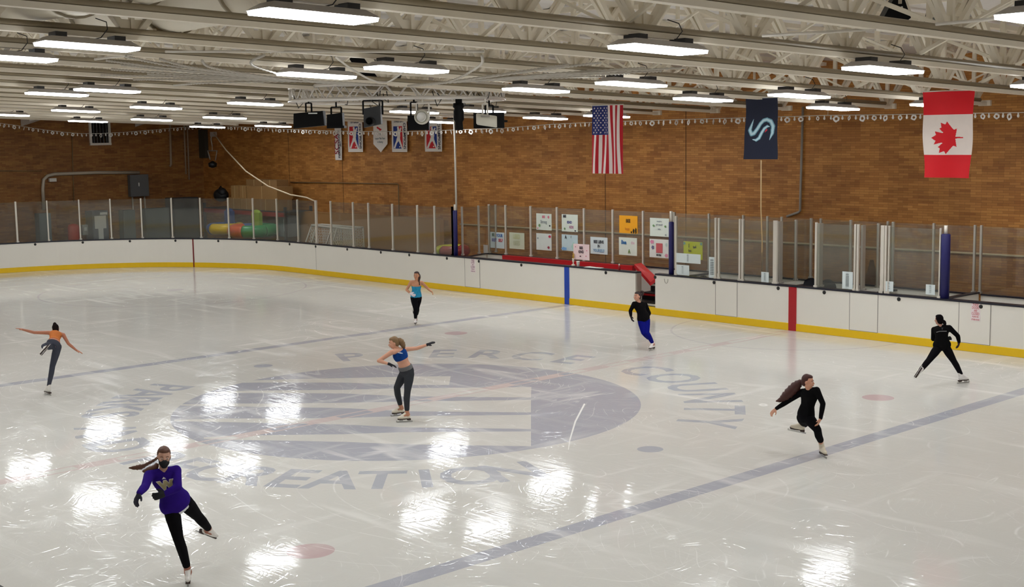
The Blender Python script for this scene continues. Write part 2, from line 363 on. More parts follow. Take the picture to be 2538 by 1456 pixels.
# ------------------------------------------------------------------ roof trusses
JC = [20.0, 17.1, 14.25, 11.4, 8.65, 5.8, 2.85, .1, -2.8, -5.5, -7.9, -10.45, -12.9, -15.3, -17.7, -20.0, -22.3, -24.6, -26.9, -29.1, -31.4, -33.6]
def jp(c, y, dz=0.0): return V((c+ANG*y, y, RZ-RS*y+dz))
ORD = 'first second third fourth fifth sixth seventh eighth ninth tenth eleventh twelfth thirteenth fourteenth fifteenth sixteenth seventeenth eighteenth nineteenth twentieth'.split()
Y0, Y1 = -24.5, 14.8
for k, c in enumerate(JC):
    y1 = Y1+.25*math.sin(k*2.1)
    y0 = Y0
    # purlins stop short of the end wall at the far left
    lab = None
    root = empty('roof_truss', jp(c, 0), None, 'roof truss', 'cream roof trusses')
    vis = k-2
    if vis < 0: lab = 'cream steel roof truss over the near side of the rink, past the picture'
    elif vis == 0: lab = 'cream steel roof truss cutting across the very top right corner'
    elif vis < 17: lab = 'cream steel roof truss, %s behind the one crossing the top right corner' % ORD[vis-1]
    else: lab = 'cream steel roof truss by the left end wall, %s from that wall' % ORD[len(JC)-1-k]
    root['label'] = lab
    m = MB(); up = V((0, RS, 1))
    m.bar(jp(c, y0, .038), jp(c, y1, .038), .15, .076, up)
    m.bbox(jp(c-.15, y1-.06, -.01), jp(c+.15, y1+.02, .13))
    m.obj('bottom_chord', CREAM, root)
    m = MB(); m.tube([jp(c+.045, y0, .122), jp(c+.045, y1-.3, .122)], .046, 10)
    m.obj('pipe', PIPE, root)
    m = MB(); m.bar(jp(c, y0, TD), jp(c, y1+1.5, TD), .2, .09, up); m.obj('top_chord', CREAM, root)
    m = MB(); y = y0+1.0+(k % 2)*.55; st = 2.1; z0, z1 = .07, TD-.03
    while y < y1+.5:
        yy = min(y, y1)
        m.bar(jp(c, yy, z0), jp(c, yy, z1), .09, .06, (0, 1, 0))
        for s_ in (-1, 1):
            if yy+s_*st*.5 < y1+1.4:
                for o in (-.05, .05): m.bar(jp(c+o*.4, yy+s_*.06, z0), jp(c+o*1.6, yy+s_*st*.5, z1), .065, .09, (0, 1, 0))
        m.bar(jp(c, yy+st*.5, .75), jp(c, yy+st*.5, z1), .05, .05, (0, 1, 0)) if yy+st*.5 < y1 else None
        m.box(jp(c, yy, .2), (.03, .42, .2))
        y += st
    m.obj('web_bars', CREAM, root)
    if k < len(JC)-1:
        c2 = JC[k+1]; y = y0+2.4; kk = 0
        while y < y1:
            a, b = (.16, TD-.1) if kk % 2 else (TD-.1, .16)
            m = MB(); m.bar(jp(c, y, a), jp(c2, y+.4, b), .055, .055); m.bar(jp(c, y, b), jp(c2, y+.4, a), .035, .035); m.obj('cross_brace', CREAM, root)
            m = MB(); m.bar(jp(c, y, TD+.07), jp(c2, y, TD+.07), .12, .1); m.obj('purlin', CREAM, root)
            y += 3.15; kk += 1
# ------------------------------------------------------------------ light fixtures
LENS = mat('lamp_lens', (246, 249, 252), .4, emit=LAMP); TRAY = mat('lamp_tray', (176, 170, 164), .45); BRK = mat('lamp_bracket', (40, 38, 36), .5)
def make_light(full=True):
    root = empty('ceiling_light', (0, 0, 0), None, 'ceiling light', 'fluorescent ceiling lights'); L, w = 1.38, .56
    m = MB(); vs = [(-w/2, -L/2, 0), (w/2, -L/2, 0), (w/2, L/2, 0), (-w/2, L/2, 0), (-w*.3, -L/2+.12, .085), (w*.3, -L/2+.12, .085), (w*.3, L/2-.12, .085), (-w*.3, L/2-.12, .085)]
    m.add(vs, [(0, 1, 2, 3), (4, 5, 6, 7), (0, 1, 5, 4), (1, 2, 6, 5), (2, 3, 7, 6), (3, 0, 4, 7)]); m.obj('housing', TRAY, root)
    m = MB(); m.add([(-w/2+.015, -L/2+.015, -.004), (w/2-.015, -L/2+.015, -.004), (w/2-.015, L/2-.015, -.004), (-w/2+.015, L/2-.015, -.004),
                     (-w*.48, -L/2+.03, -.045), (w*.48, -L/2+.03, -.045), (w*.48, L/2-.03, -.045), (-w*.48, L/2-.03, -.045)],
                    [(0, 3, 2, 1), (4, 5, 6, 7), (0, 1, 5, 4), (1, 2, 6, 5), (2, 3, 7, 6), (3, 0, 4, 7)]); m.obj('lens', LENS, root)
    for s_ in (-1, 1): q = MB(); q.box((0, s_*.42, .115), (.3, .16, .07)); q.obj('bracket', BRK, root)
    q = MB(); q.tube([(.1, .05, .08), (.2, .12, .1), (.24, .2, .22), (.15, .22, .33), (.05, .1, .38)], .007, 6); q.obj('cord', BRK, root)
    return root
LP = [(778, 36, 'large ceiling light at the top, just right of the white ducts'), (217, 112, 'ceiling light under the white ducts, second row from the top left'), (25, 141, 'ceiling light cut by the left edge below the white ducts'),
      (1632, 119, 'ceiling light between the stage truss and the top right roof trusses, largest there'), (1008, 170, 'ceiling light right above the middle of the stage truss'), (785, 185, 'ceiling light just above the left end of the stage truss'),
      (2189, 171, 'large ceiling light up and left of the red and white maple leaf flag'), (266, 223, 'ceiling light at upper left, right one of a close pair'), (141, 232, 'ceiling light at upper left, left one of a close pair'),
      (633, 256, 'ceiling light left of the stage truss, level with its lower tube'), (1329, 222, 'ceiling light touching the right end of the stage truss'), (1565, 207, 'ceiling light above the striped flag'),
      (1743, 245, 'ceiling light between the striped flag and the dark blue flag'), (1981, 236, 'ceiling light above and right of the dark blue flag'), (2065, 267, 'ceiling light right of the dark blue flag with a wire down to the bulb string'),
      (387, 266, 'ceiling light at left, high and right of the barred window'), (188, 274, 'ceiling light at left, up and left of the barred window'), (557, 291, 'ceiling light above the hanging basketball hoop frame'),
      (376, 296, 'ceiling light nearly over the left wall, right of the barred window'), (218, 300, 'ceiling light overlapping the top of the barred window'), (18, 284, 'ceiling light cut by the left edge just above the bulb string'),
      (1352, 292, 'ceiling light left of the striped flag, touching the bulb string'), (1504, 287, 'ceiling light hidden behind the striped flag, only its tips showing'), (2324, 260, 'ceiling light half hidden behind the maple leaf flag'),
      (1027, 277, 'ceiling light behind the middle stage spotlights'), (677, 312, 'ceiling light sitting on the bulb string left of the stage spotlights'), (514, 314, 'ceiling light against the dark corner, left of the roof cord'),
      (1192, 274, 'ceiling light behind the rightmost stage spotlight'), (1094, 302, 'ceiling light behind the spotlights, over the red and blue banners'), (2612, 46, 'ceiling light cut by the right edge at the top'), (2590, 214, 'ceiling light cut by the right edge beside the maple leaf flag')]
proto = make_light(); RX = Matrix.Rotation(-math.atan(RS), 4, 'X') @ Matrix.Identity(4)
def place_light(P, lab, first=[True]):
    o = proto if first[0] else copy_tree(proto); first[0] = False
    o.matrix_world = Matrix.Translation(P) @ Matrix.Rotation(-math.atan(ANG), 4, 'Z') @ Matrix.Rotation(-math.atan(RS), 4, 'X')
    o['label'] = lab
seen = []
for x, y, lab in LP:
    P = roof(x, y, .14); seen.append(P); place_light(P, lab)
for ry in (-12.4, -7.3, -2.0, 3.0, 7.6, 12.6):       # the rest of the grid, outside the picture, keeps the rink lit
    for c in (14.25, 8.65, 2.85, .1, -2.8, -7.9, -10.45, -15.3, -20.0, -24.6, -29.1):
        P = jp(c, ry, -.14)
        px, py = proj(P) if (P-CAM).dot(_f) > 1 else (-999, -999)
        if -60 < px < 2600 and -20 < py < 500: continue
        if min((P-s_).length for s_ in seen) < 2.0: continue
        if (P-CAM).length < 3.5: continue
        seen.append(P); place_light(P, 'ceiling light over the rink outside the picture')
for x in (24, 29, 34):
    for ry in (-7, 3, 12.6): place_light(V((x, ry, RZ-RS*ry-.14)), 'ceiling light over the rink outside the picture')
# ------------------------------------------------------------------ dasher boards
BH = 1.206
def onpath(path, px, z=BH):
    """point of a board path whose picture column is px"""
    best = None
    for i in range(len(path)-1):
        a = V(path[i]); b = V(path[i+1])
        for k in range(41):
            q = a.lerp(b, k/40); P = V((q.x, q.y, z))
            if (P-CAM).dot(_f) < 1: continue
            e = abs(proj(P)[0]-px)
            if best is None or e < best[0]: best = (e, P, (b-a).normalized())
    return best[1], best[2]
def boards(path, label, holes=(), group=None, closed=False):
    """path runs with the ice on its left; holes = plug positions given as picture columns"""
    root = empty('dasher_board', (path[0][0], path[0][1], 0), label, 'rink boards', 'dasher boards')
    MB().sweep(path, [(0, .03), (-.16, .03), (-.16, BH-.04), (0, BH-.04)]).obj('panel', WHITE, root)
    MB().sweep(path, [(.014, .004), (-.05, .004), (-.05, .185), (0, .2), (.014, .19)]).obj('kick_plate', YELLOW, root)
    MB().sweep(path, [(.02, BH-.042), (-.2, BH-.042), (-.2, BH), (.02, BH)]).obj('cap_rail', CAPB, root)
    for px in holes:
        P, t = onpath(path, px, 1.1); n = V((-t.y, t.x, 0)); c = P+n*.004
        R = Matrix((V((t.x, t.y, 0)), V((0, 0, 1)), n)).transposed()
        q = MB(); q.lathe(c, [(.05, -.01), (.05, .004), (.042, .012), (.01, .012)], 14, 0, R); q.obj('plug', BLACK, root)
    return root
XS = at(785, 690, 1, W).x                                  # first seam after the corner
GX0 = at(1578, 730, 1, W).x; GX1 = at(1624, 730, 1, W).x   # open bench gate
left = [p for p in LEFT]                                   # far corner -> end -> near corner (ice on the left)
def rev(p): return p[::-1]
endp = [(XS, W)]+left
b1 = boards([p for p in endp], 'curved white rink boards round the far left end, with the dark red goal line', (87, 205, 322, 435, 541, 636, 718))
bA = boards([(GX0, W), (XS, W)], 'straight white far boards with the blue stripe, from the hockey goals to the open gate', (790, 862, 938, 1018, 1104, 1197, 1295, 1398, 1511))
bB = boards([(24, W), (GX1, W)], 'straight white far boards with the red stripe, right of the open gate', (1632, 1764, 1906, 2062, 2229, 2440))
bC = boards(RIGHT+[], 'rink boards round the right end, outside the picture')
bD = boards([(-22, -W), (22, -W)], 'near side rink boards below the picture')
for o in (bC,): pass
def stripe(px, w, m, root, name):
    P, t = onpath([(GX1, W), (8, W)] if px > 1600 else [(XS, W), (GX0, W)], px); x = P.x
    q = MB(); q.bbox((x-w/2, W-.02, .004), (x+w/2, W+.02, BH-.03)); q.obj(name, m, root)
stripe(1414.2, .2, BLUE, bA, 'blue_stripe'); stripe(1962, .24, RED, bB, 'red_stripe')
P, t = onpath(endp, 479.5, .6); q = MB(); n = V((-t.y, t.x, 0)); q.bar(P-V((0, 0, .596))+n*.005, P+V((0, 0, .57))+n*.005, .05, .03, n); q.obj('goal_line_stripe', mat('dark_red', (120, 20, 22), .5), b1)
def gate(x0, x1, root, z0=.2):
    q = MB(); d = .006
    q.bbox((x0, W-.006, z0), (x1, W+.03, BH-.045)); o = q.obj('gate_door', WHITE, root)
    q = MB()
    for x in (x0, x1): q.bbox((x-.008, W-.009, z0), (x+.008, W, BH-.045))
    q.bbox((x0, W-.009, z0-.012), (x1, W, z0+.008)); sub(q, 'gap', SEAM, root, o)
for a, b, r in ((1153, 1191, bA), (1774, 1827, bB), (2107, 2176, bB), (2379, 2456, bB)):
    gate(at(a, 700, 1, W).x, at(b, 760, 1, W).x, r)
q = MB(); q.bbox((XS-.006, W-.004, .2), (XS+.006, W, BH-.04)); q.obj('panel_seam', SEAM, bA)
q = MB(); c = at(1651, 690, 1, W-.01); q.tube([(c.x+.07*math.cos(a)*1.0, c.y, c.z-.02+(.13*math.sin(a) if math.sin(a) < 0 else .09*math.sin(a))) for a in [PI+PI*k/10 for k in range(11)]], .006, 6); q.obj('latch_loop', SEAM, bB)
# gate-side notices on the boards
def notice(x, y, w, h, label, lines, col=(196, 70, 90)):
    P = at(x, y, 1, W-.008); r = empty('notice', P, label, 'notice', None)
    q = MB(); q.bbox((P.x-w/2, P.y-.002, P.z-h/2), (P.x+w/2, P.y+.002, P.z+h/2)); s_ = q.obj('sheet', mat('notice_sheet', (238, 226, 226), .6), r)
    q = MB(); n = len(lines)
    for i, (t, sz) in enumerate(lines): put_text(q, t, sz, (P.x, P.y-.005, P.z+h/2-h*(i+.6)/n), (1, 0, 0), (0, 0, 1), 0, .001, .62)
    q.obj('lettering', mat('ink_%d_%d_%d' % col, col, .7), r); return r
notice(1172, 659, .25, .44, 'white notice on the gate right of the blue padded post at the bench end', [('THESE', .09), ('GATES', .09), ('ARE', .07), ('CLOSED', .09), ('PLEASE USE', .05), ('OTHER DOOR', .05)], (150, 90, 120))
notice(2418, 774, .24, .42, 'pink lettered notice on the board gate beyond the skater in black', [('THESE', .085), ('DOORS', .085), ('ARE', .075), ('CLOSED', .085), ('PLEASE USE', .05), ('OTHER DOOR', .05)])
# ------------------------------------------------------------------ glass shields
GT = 2.87
def post(mb, P, z0=BH, z1=GT, w=.05, d=.06, t=V((1, 0))):
    mb.bar((P.x, P.y, z0), (P.x, P.y, z1), w, d, (-t.y, t.x, 0) if abs(t.x) < .999 else (0, 1, 0))
def shield(path, cols, label, z0=BH, top=GT, off=.09, xy=False, dirn=None, w=.05, light=True, widths={}):
    """posts at the given picture columns (or points), a pane between each pair"""
    if xy: pts = [V((p[0], p[1], 0)) for p in path]; tt = [(pts[min(i+1, len(pts)-1)]-pts[max(0, i-1)]).normalized() for i in range(len(pts))]
    else:
        pts = []; tt = []
        for px in cols:
            P, t = onpath(path, px); n = V((-t.y, t.x, 0)); pts.append(P-n*off); tt.append(V((t.x, t.y, 0)))
    root = empty('glass_shield', (pts[0].x, pts[0].y, z0), label, 'glass barrier', 'glass shields above the boards')
    for i, (P, t) in enumerate(zip(pts, tt)):
        q = MB(); ww = widths.get(i, w); post(q, P, z0, top, ww, .06, t); q.box((P.x, P.y, z0+.03), (ww+.05, .08, .05)); q.obj('post', ALUL if light else ALU, root)
    for i in range(len(pts)-1):
        a = pts[i]; b = pts[i+1]; d = (b-a)
        if d.length < .12: continue
        d = d.normalized()
        a = a+d*.02; b = b-d*.02
        q = MB(); q.bar((a.x, a.y, (z0+top-.03)/2), (b.x, b.y, (z0+top-.03)/2), .012, top-.03-z0); q.obj('pane', GLASS, root)
    return root
s1 = shield(endp, [45, 121.6, 200, 276, 352, 426, 497, 565, 626, 684, 735, 780, 789], 'glass shield with slim white posts on the curved end boards')
endn = [(x, y) for x, y in LEFT if y < 4.8]
pts = [(-33.03, 4.0), (-33.04, 2.2), (-33.04, .4), (-33.04, -1.4), (-33.0, -3.2), (-32.75, -5.2), (-32.0, -7.6), (-30.6, -9.9)]
P0, t0 = onpath(endp, 45); shield([(P0.x-.08, P0.y)]+pts, None, 'glass shield along the left end past the picture edge', xy=True)
fp = [(-3, W), (XS, W)]
shield(fp, [817, 868, 916, 968, 1021, 1076, 1112, 1124], 'glass shield with slim posts on the far boards in front of the hockey goals')
# bench side glass running back from the blue padded post, then the rear glass with the hand-made posters
YR = 14.75
xg = at(1128, 632, 1, W).x
def rx(px, z=2.0): # X of a picture column on the rear glass line
    y = 600; d = ray(px, y); t = (YR-CAM.y)/d.y; return (CAM+d*t).x
RB = 1.16
shield([(xg+.05, W+.3), (xg+.05, W+1.05), (xg+.1, YR)], None, 'short glass shield at the left side of the players bench', xy=True, light=False)
shield([(rx(1213), YR), (rx(1254), YR), (rx(1316), YR), (rx(1381), YR), (rx(1448), YR), (rx(1519), YR), (rx(1594), YR), (rx(1668), YR)], None, 'glass shield behind the players bench, hung with hand drawn posters', z0=RB, xy=True)
shield([(rx(1672), YR), (rx(1757), YR), (rx(1842), YR), (rx(1902), YR), (rx(1937), YR), (rx(2034), YR), (rx(2200), YR), (rx(2314), YR), (rx(2416), YR), (rx(2432), YR), (rx(2560), YR), (rx(2690), YR)], None, 'rear glass shield behind the scorer boxes', z0=RB, xy=True, light=False)
sp = [(GX1, W), (6, W)]
shield(sp, [1677, 1709, 1716, 1771, 1780, 1838, 1925, 1927], 'front glass shield of the first scorer box, left of the red stripe', widths={6: .1}, off=.06) if 0 else None
def fx(px, y=620): d = ray(px, y); return (CAM+d*((W+.06-CAM.y)/d.y)).x
shield([(fx(1676, 660), W+.06), (fx(1774), W+.06), (fx(1782), W+.06), (fx(1834), W+.06), (fx(1841), W+.06), (fx(1922), W+.06)], None, 'front glass shield between the blue padded post and the red stripe', xy=True, top=2.9, widths={5: .12})
shield([(fx(2023), W+.06), (fx(2120), W+.06), (fx(2127), W+.06)], None, 'narrow front glass shield right of the red stripe', xy=True, top=2.9)
shield([(fx(2188), W+.06), (fx(2196), W+.06)], None, 'thick white post pair between two scorer boxes', xy=True, top=2.9, widths={0: .1, 1: .05})
shield([(fx(2204), W+.06), (fx(2330, 650), W+.06)], None, 'front glass shield just left of the right blue padded post', xy=True, top=2.9, w=.03)
for i, (px, n) in enumerate(((1922, 3), (2021, 2), (2127, 3))):
    x0 = fx(px); a = V((x0+.02, W+.25)); b = V((x0+.0, YR-.1))
    shield([tuple(a.lerp(b, k/(n-1) if n > 1 else 0)) for k in range(n)], None, 'glass divider running back between scorer boxes, %s from the left' % ORD[i], xy=True, light=False, w=.06, widths={0: .14} if i != 1 else {0: .17})
# near glass, only its corner shows at the bottom left
r = empty('glass_shield', (12.3, -W, 1.2), 'near side glass shield whose dark top edge cuts the bottom left corner', 'glass barrier', 'glass shields above the boards')
q = MB(); q.bbox((-20, -W-.09, BH), (24, -W-.078, 2.565)); q.obj('pane', GLASS, r)
q = MB(); q.bbox((-20, -W-.1, 2.566), (24, -W-.068, 2.585)); q.obj('top_edge', BLACK, r)
# padded posts
def pad(px, y0, y1, label, w=.2, dy=.12, stub=.2):
    d = ray(px, y1); P = CAM+d*((W+dy-CAM.y)/d.y); zt = at(px, y0, 1, W+dy).z
    r = empty('padded_post', (P.x, P.y, BH), label, 'padded post', 'blue padded posts')
    q = MB(); q.tube([(P.x, P.y, BH-.02), (P.x, P.y, zt-.02), (P.x, P.y, zt)], [w/2, w/2, w/2-.02], 14); q.obj('pad', NAVY, r)
    q = MB(); q.tube([(P.x-.02, P.y+.02, zt-.05), (P.x-.02, P.y+.02, zt+stub)], .045, 10); q.obj('pole', ALUL, r); return P, zt
pad(1130, 522, 632, 'blue padded post at the left end of the players bench', .15); pad(1664, 550, 682, 'blue padded post right of the players bench posters', .15, .12, .3); pad(2341, 580, 737, 'thick leaning blue padded post by the right bench', .22)
# ------------------------------------------------------------------ bench enclosures behind the boards
def low_wall(name, pts, z, label, cap=True, m=WHITE, th=.1):
    r = empty(name, (pts[0][0], pts[0][1], 0), label, 'low wall', 'bench enclosure walls')
    MB().sweep(pts, [(-th/2, 0), (th/2, 0), (th/2, z-.03), (-th/2, z-.03)]).obj('panel', m, r)
    if cap: MB().sweep(pts, [(-th/2-.03, z-.03), (th/2+.03, z-.03), (th/2+.03, z), (-th/2-.03, z)]).obj('cap', CAPB, r)
    return r
xl = rx(1205)
xd = 4.3
low_wall('bench_wall', [(xg+.1, W+.3), (xl, YR+.0)], RB, 'short white wall with dark cap closing the left of the players bench')
low_wall('bench_wall', [(xl+.1, YR), (xd, YR)], RB, 'long white rear wall behind benches and scorer boxes')
low_wall('bench_wall', [(xd, W+.25), (xd, YR-.06)], BH, 'white side wall with dark cap running back from the right padded post')
low_wall('bench_wall', [(xd+.1, YR), (14, YR)], RB, 'white rear wall of the right hand bench beyond the padded post')
xp = at(1667, 640, 1, W).x
low_wall('bench_wall', [(xp-.12, W+.25), (xp-.12, YR-.1)], RB-.05, 'white side wall between players bench and scorer box')
for px, l in ((1925, 'left'), (2125, 'right')):
    x = fx(px)+.1; low_wall('bench_wall', [(x, W+.25), (x, YR-.1)], RB-.06, 'white divider wall at the %s side of the middle scorer box' % l)
# red padding of the players bench
r = empty('bench_pad', (-9, 14.55, 0), 'long red padded bench back behind the far boards', 'bench padding', None)
xa = at(1250, 636, 1, 14.6).x; xb = at(1572, 655, 1, 14.6).x
q = MB(); q.bbox((xa, 14.5, .35), (xb, 14.66, 1.155)); q.obj('pad', REDPAD, r)
q = MB(); q.bbox((xa, 14.1, .3), (xb, 14.5, .42)); q.obj('seat', mat('bench_wood', (120, 84, 52), .6), r)
r = empty('side_pad', (xb, 14, 0), 'sloping red padded panel at the open bench gate', 'bench padding', None)
a0 = at(1572, 655, 1, 14.55); a1 = at(1590, 652, 1, 14.64); b0 = at(1612, 700, 1, 13.2); b1_ = at(1628, 688, 1, 13.3)
dn = V((0, 0, -.11))
q = MB(); q.add([a0, a1, b1_, b0, a0+dn, a1+dn, b1_+dn, b0+dn], [(0, 1, 2, 3), (7, 6, 5, 4), (0, 3, 7, 4), (1, 5, 6, 2), (3, 2, 6, 7), (0, 4, 5, 1)]); q.obj('pad', REDPAD, r)
r = empty('bench_steps', ((GX0+GX1)/2, 14, 0), 'dark bench steps with red edges seen through the open gate', 'steps', None)
for i, (y, z, m) in enumerate(((13.5, .28, BLACK), (13.95, .5, BLACK), (14.35, .75, BLACK))):
    q = MB(); q.bbox((GX0-.5, y-.2, 0), (GX1+.25, y+.25, z-.09)); q.bbox((GX0-.5, y-.23, z-.03), (GX1+.25, y+.25, z)); q.obj('step', m, r)
    q = MB(); q.bbox((GX0-.5, y-.235, z-.09), (GX1+.25, y+.2, z-.03)); q.obj('edge_strip', WHITE if i != 1 else REDPAD, r)
q = MB(); q.bbox((GX0-.04, W-.005, .21), (GX0+.015, W+.2, BH-.045)); tag(q.obj('gate_jamb', mat('jamb_grey', (150, 140, 130), .5)), 'grey jamb at the left of the open bench gate', 'gate jamb')
q = MB(); q.bbox((GX0, W-.012, .004), (GX1, W+.16, .2)); o = q.obj('gate_sill', YELLOW); tag(o, 'yellow kick plate strip under the open bench gate', 'kick plate')
# ------------------------------------------------------------------ hand-made posters on the rear glass
def poster(x0, y0, x1, y1, label, rgb=(222, 230, 220), texts=(), blobs=(), Y=YR-.02, name='poster', cat='poster', group='hand drawn posters on the bench glass'):
    a = at(x0, y0, 1, Y); b = at(x1, y1, 1, Y); w = b.x-a.x; h = a.z-b.z; c = (a+b)/2
    r = empty(name, c, label, cat, group)
    q = MB(); n = 6; vs = []; fs = []
    for i in range(n+1):
        for j in range(2): vs.append((a.x+w*i/n, Y-.004*math.sin(i*1.3+x0), b.z if j else a.z))
    for i in range(n): fs.append((2*i, 2*i+1, 2*i+3, 2*i+2))
    q.add(vs, fs); q.add([V(v)+V((0, .004, 0)) for v in vs], [f[::-1] for f in fs]); q.obj('sheet', mat('paper_%d_%d_%d' % rgb, rgb, .7), r)
    for (t, u, v, sz, rot, col) in texts:
        q = MB(); ca, sa = math.cos(rot), math.sin(rot)
        put_text(q, t, sz*h, (a.x+w*u, Y-.012, a.z-h*v), (ca, 0, sa), (-sa, 0, ca), 0, .01*h, .8); q.obj('lettering', mat('ink_%d_%d_%d' % col, col, .7), r)
    for (u, v, ru, rv, col) in blobs:
        q = MB(); k = 10; q.poly([(a.x+w*(u+ru*math.cos(2*PI*i/k)*(1 if i % 2 else .75)), Y-.011, a.z-h*(v+rv*math.sin(2*PI*i/k)*(1 if i % 2 else .75))) for i in range(k)]); q.obj('drawing', mat('ink_%d_%d_%d' % col, col, .7), r)
    return r
K = (40, 40, 52); BL = (70, 120, 190); PK = (214, 120, 140); GR = (110, 150, 96); GY = (150, 158, 160)
poster(1215, 575, 1250, 617, 'poster reading be your best self in blue and red, lower left on bench glass', (214, 226, 228), [('BE', .22, .17, .24, .1, (50, 90, 40)), ('YOUR', .68, .2, .26, 0, BL), ('BEST', .3, .5, .26, 0, (96, 96, 170)), ('SELF', .76, .5, .26, 0, (206, 84, 92))])
poster(1262, 576, 1300, 619, 'pale yellowish poster with faint large letters, second in the lower row', (208, 214, 190), [('LEED', .5, .25, .36, 0, (196, 200, 150)), ('BEES', .5, .66, .36, 0, (186, 190, 156))])
poster(1329, 529, 1367, 572, 'white poster reading bee strong in grey, leftmost of the upper row', (220, 228, 216), [('BEE', .5, .2, .2, 0, PK), ('Strong', .5, .5, .26, 0, GY)], [(.82, .2, .07, .1, PK), (.22, .72, .08, .1, GR), (.9, .72, .06, .06, K), (.1, .9, .05, .05, PK)])
poster(1329, 578, 1367, 622, 'nearly blank white poster with red flowers in two corners', (222, 228, 222), [], [(.9, .16, .1, .09, (200, 60, 90)), (.82, .82, .09, .09, (150, 50, 70)), (.12, .3, .06, .06, GY)])
poster(1392, 531, 1432, 576, 'white poster reading bee kind with small drawings, second of the upper row', (222, 230, 218), [('BEE', .2, .12, .2, 0, K), ('KIND', .5, .46, .2, 0, (90, 96, 150)), ('KIDS', .62, .74, .2, 0, (176, 120, 150))], [(.2, .84, .06, .08, GR), (.86, .93, .06, .05, K)])
poster(1392, 581, 1432, 624, 'pale blue and green poster behind the pink card', (200, 220, 224), [('A', .27, .16, .3, 0, K), ('if', .6, .14, .2, 0, GY)], [(.16, .88, .2, .12, (130, 180, 226)), (.8, .72, .2, .3, (176, 218, 204))])
poster(1463, 587, 1506, 632, 'white poster reading bee lieve in yourself', (216, 226, 226), [('BEE LIEVE', .5, .28, .24, 0, K), ('IN', .5, .53, .22, 0, K), ('YOURSELF', .5, .8, .24, 0, (140, 172, 200))])
poster(1535, 534, 1580, 580, 'orange poster reading bee with black stripes in the corner', (242, 168, 24), [('BEE', .5, .3, .27, 0, (70, 52, 10)), ('happy', .45, .75, .18, 0, (210, 132, 20))], [(.8, .86, .06, .16, (40, 32, 8)), (.92, .84, .05, .2, (40, 32, 8)), (.68, .93, .05, .07, (40, 32, 8))])
poster(1534, 588, 1579, 635, 'white poster with blue bee and a green letter, under the orange one', (222, 228, 214), [('Bee', .28, .28, .32, 0, (40, 110, 170)), ('A', .58, .78, .32, 0, (90, 120, 40)), ('the', .78, .28, .24, 0, (220, 190, 196))])
poster(1611, 540, 1658, 588, 'white poster with thin printed lines, upper right beside the padded post', (222, 230, 218), [('remember', .5, .18, .1, 0, GY), ('to be yourself', .5, .36, .1, 0, GY), ('today', .5, .6, .1, 0, GY)], [(.2, .42, .06, .07, GR), (.82, .44, .06, .07, GR), (.84, .9, .05, .05, GY)])
poster(1610, 592, 1657, 641, 'white poster with a pink rectangle and pink corners, lower right beside the padded post', (228, 228, 220), [('BE YOU', .5, .86, .12, 0, K)], [(.14, .16, .12, .12, (220, 140, 170)), (.9, .86, .1, .12, (220, 150, 170)), (.9, .28, .07, .12, (190, 206, 200)), (.18, .46, .08, .12, (110, 110, 140))])
a = at(1626, 603, 1, YR-.032); b = at(1642, 628, 1, YR-.032); q = MB(); q.bbox((a.x, a.y-.001, b.z), (b.x, a.y+.001, a.z)); tag(q.obj('card', mat('ink_pinkcard', (206, 96, 100), .7)), 'small pink card stuck on the pink cornered poster', 'card')
poster(1198, 607, 1209, 628, 'small blank white card at the left end of the bench glass', (226, 222, 220), Y=YR-.1, group=None)
poster(1694, 598, 1741, 645, 'bright yellow green poster behind the scorer box glass', (206, 214, 20), [('I', .3, .25, .3, 0, (60, 70, 20)), ('feel', .6, .3, .2, .2, (60, 70, 20)), ('bee', .35, .52, .18, 0, (90, 100, 30))], [(.06, .12, .07, .1, (120, 170, 150)), (.94, .1, .07, .1, (120, 170, 150))], group=None)
def sheet(x0, y0, x1, y1, label, n=5, name='paper_sheet'):
    return poster(x0, y0, x1, y1, label, (214, 224, 224), [('notice', .5, .14, .1, 0, GY)]+[('line of text', .5, .25+.65*i/n, .055, 0, GY) for i in range(n)], (), W+.035, name, 'paper sheet', 'paper sheets on the scorer glass')
sheet(1674, 627, 1736, 655, 'wide white sheet of columns at the left of the scorer glass'); sheet(1676, 656, 1708, 684, 'white sheet standing low beside the padded post')
sheet(1757, 637, 1773, 690, 'tall narrow white sheet by the first white post pair', 8); sheet(1887, 674, 1905, 701, 'small white sheet left of the red stripe')
sheet(2088, 673, 2113, 718, 'tall white sheet right of the red stripe', 8); sheet(2193, 697, 2214, 724, 'white sheet right of the thick post pair', 3); sheet(2295, 705, 2317, 732, 'white sheet next to the right blue padded post', 4)
# things standing on the boards and in the boxes
P = at(1440, 640, 1, W+.12)
r = poster(1421, 604, 1461, 646, 'pink card reading bee kind leaning on the boards above the blue stripe', (232, 206, 206), [('BEE', .5, .25, .24, 0, (60, 40, 50)), ('KIND', .5, .5, .24, 0, (60, 40, 50))], [(.45, .78, .06, .05, (90, 50, 60)), (.15, .2, .04, .04, PK), (.85, .4, .04, .04, PK), (.8, .75, .04, .05, PK)], Y=W+.14, group=None)
P = at(1421, 660, 1, W+.07); P.z = BH; r = empty('trophy', P, 'small gold trophy standing on the boards above the blue stripe', 'trophy')
q = MB(); q.lathe(P, [(.06, 0), (.06, .05), (.02, .06), (.018, .12), (.035, .15), (.03, .2), (.04, .24)], 14); q.obj('base', mat('trophy_stone', (214, 204, 190), .4), r)
q = MB(); q.tube([P+V((0, 0, .22)), P+V((.01, 0, .3)), P+V((0, 0, .36))], [.022, .03, .015], 8); q.ell(P+V((0, 0, .385)), (.022, .022, .026)); q.tube([P+V((0, 0, .33)), P+V((.06, 0, .37))], .01, 6); q.tube([P+V((0, 0, .33)), P+V((-.05, 0, .3))], .01, 6); q.obj('figure', mat('gold', (196, 158, 70), .3, .8), r)
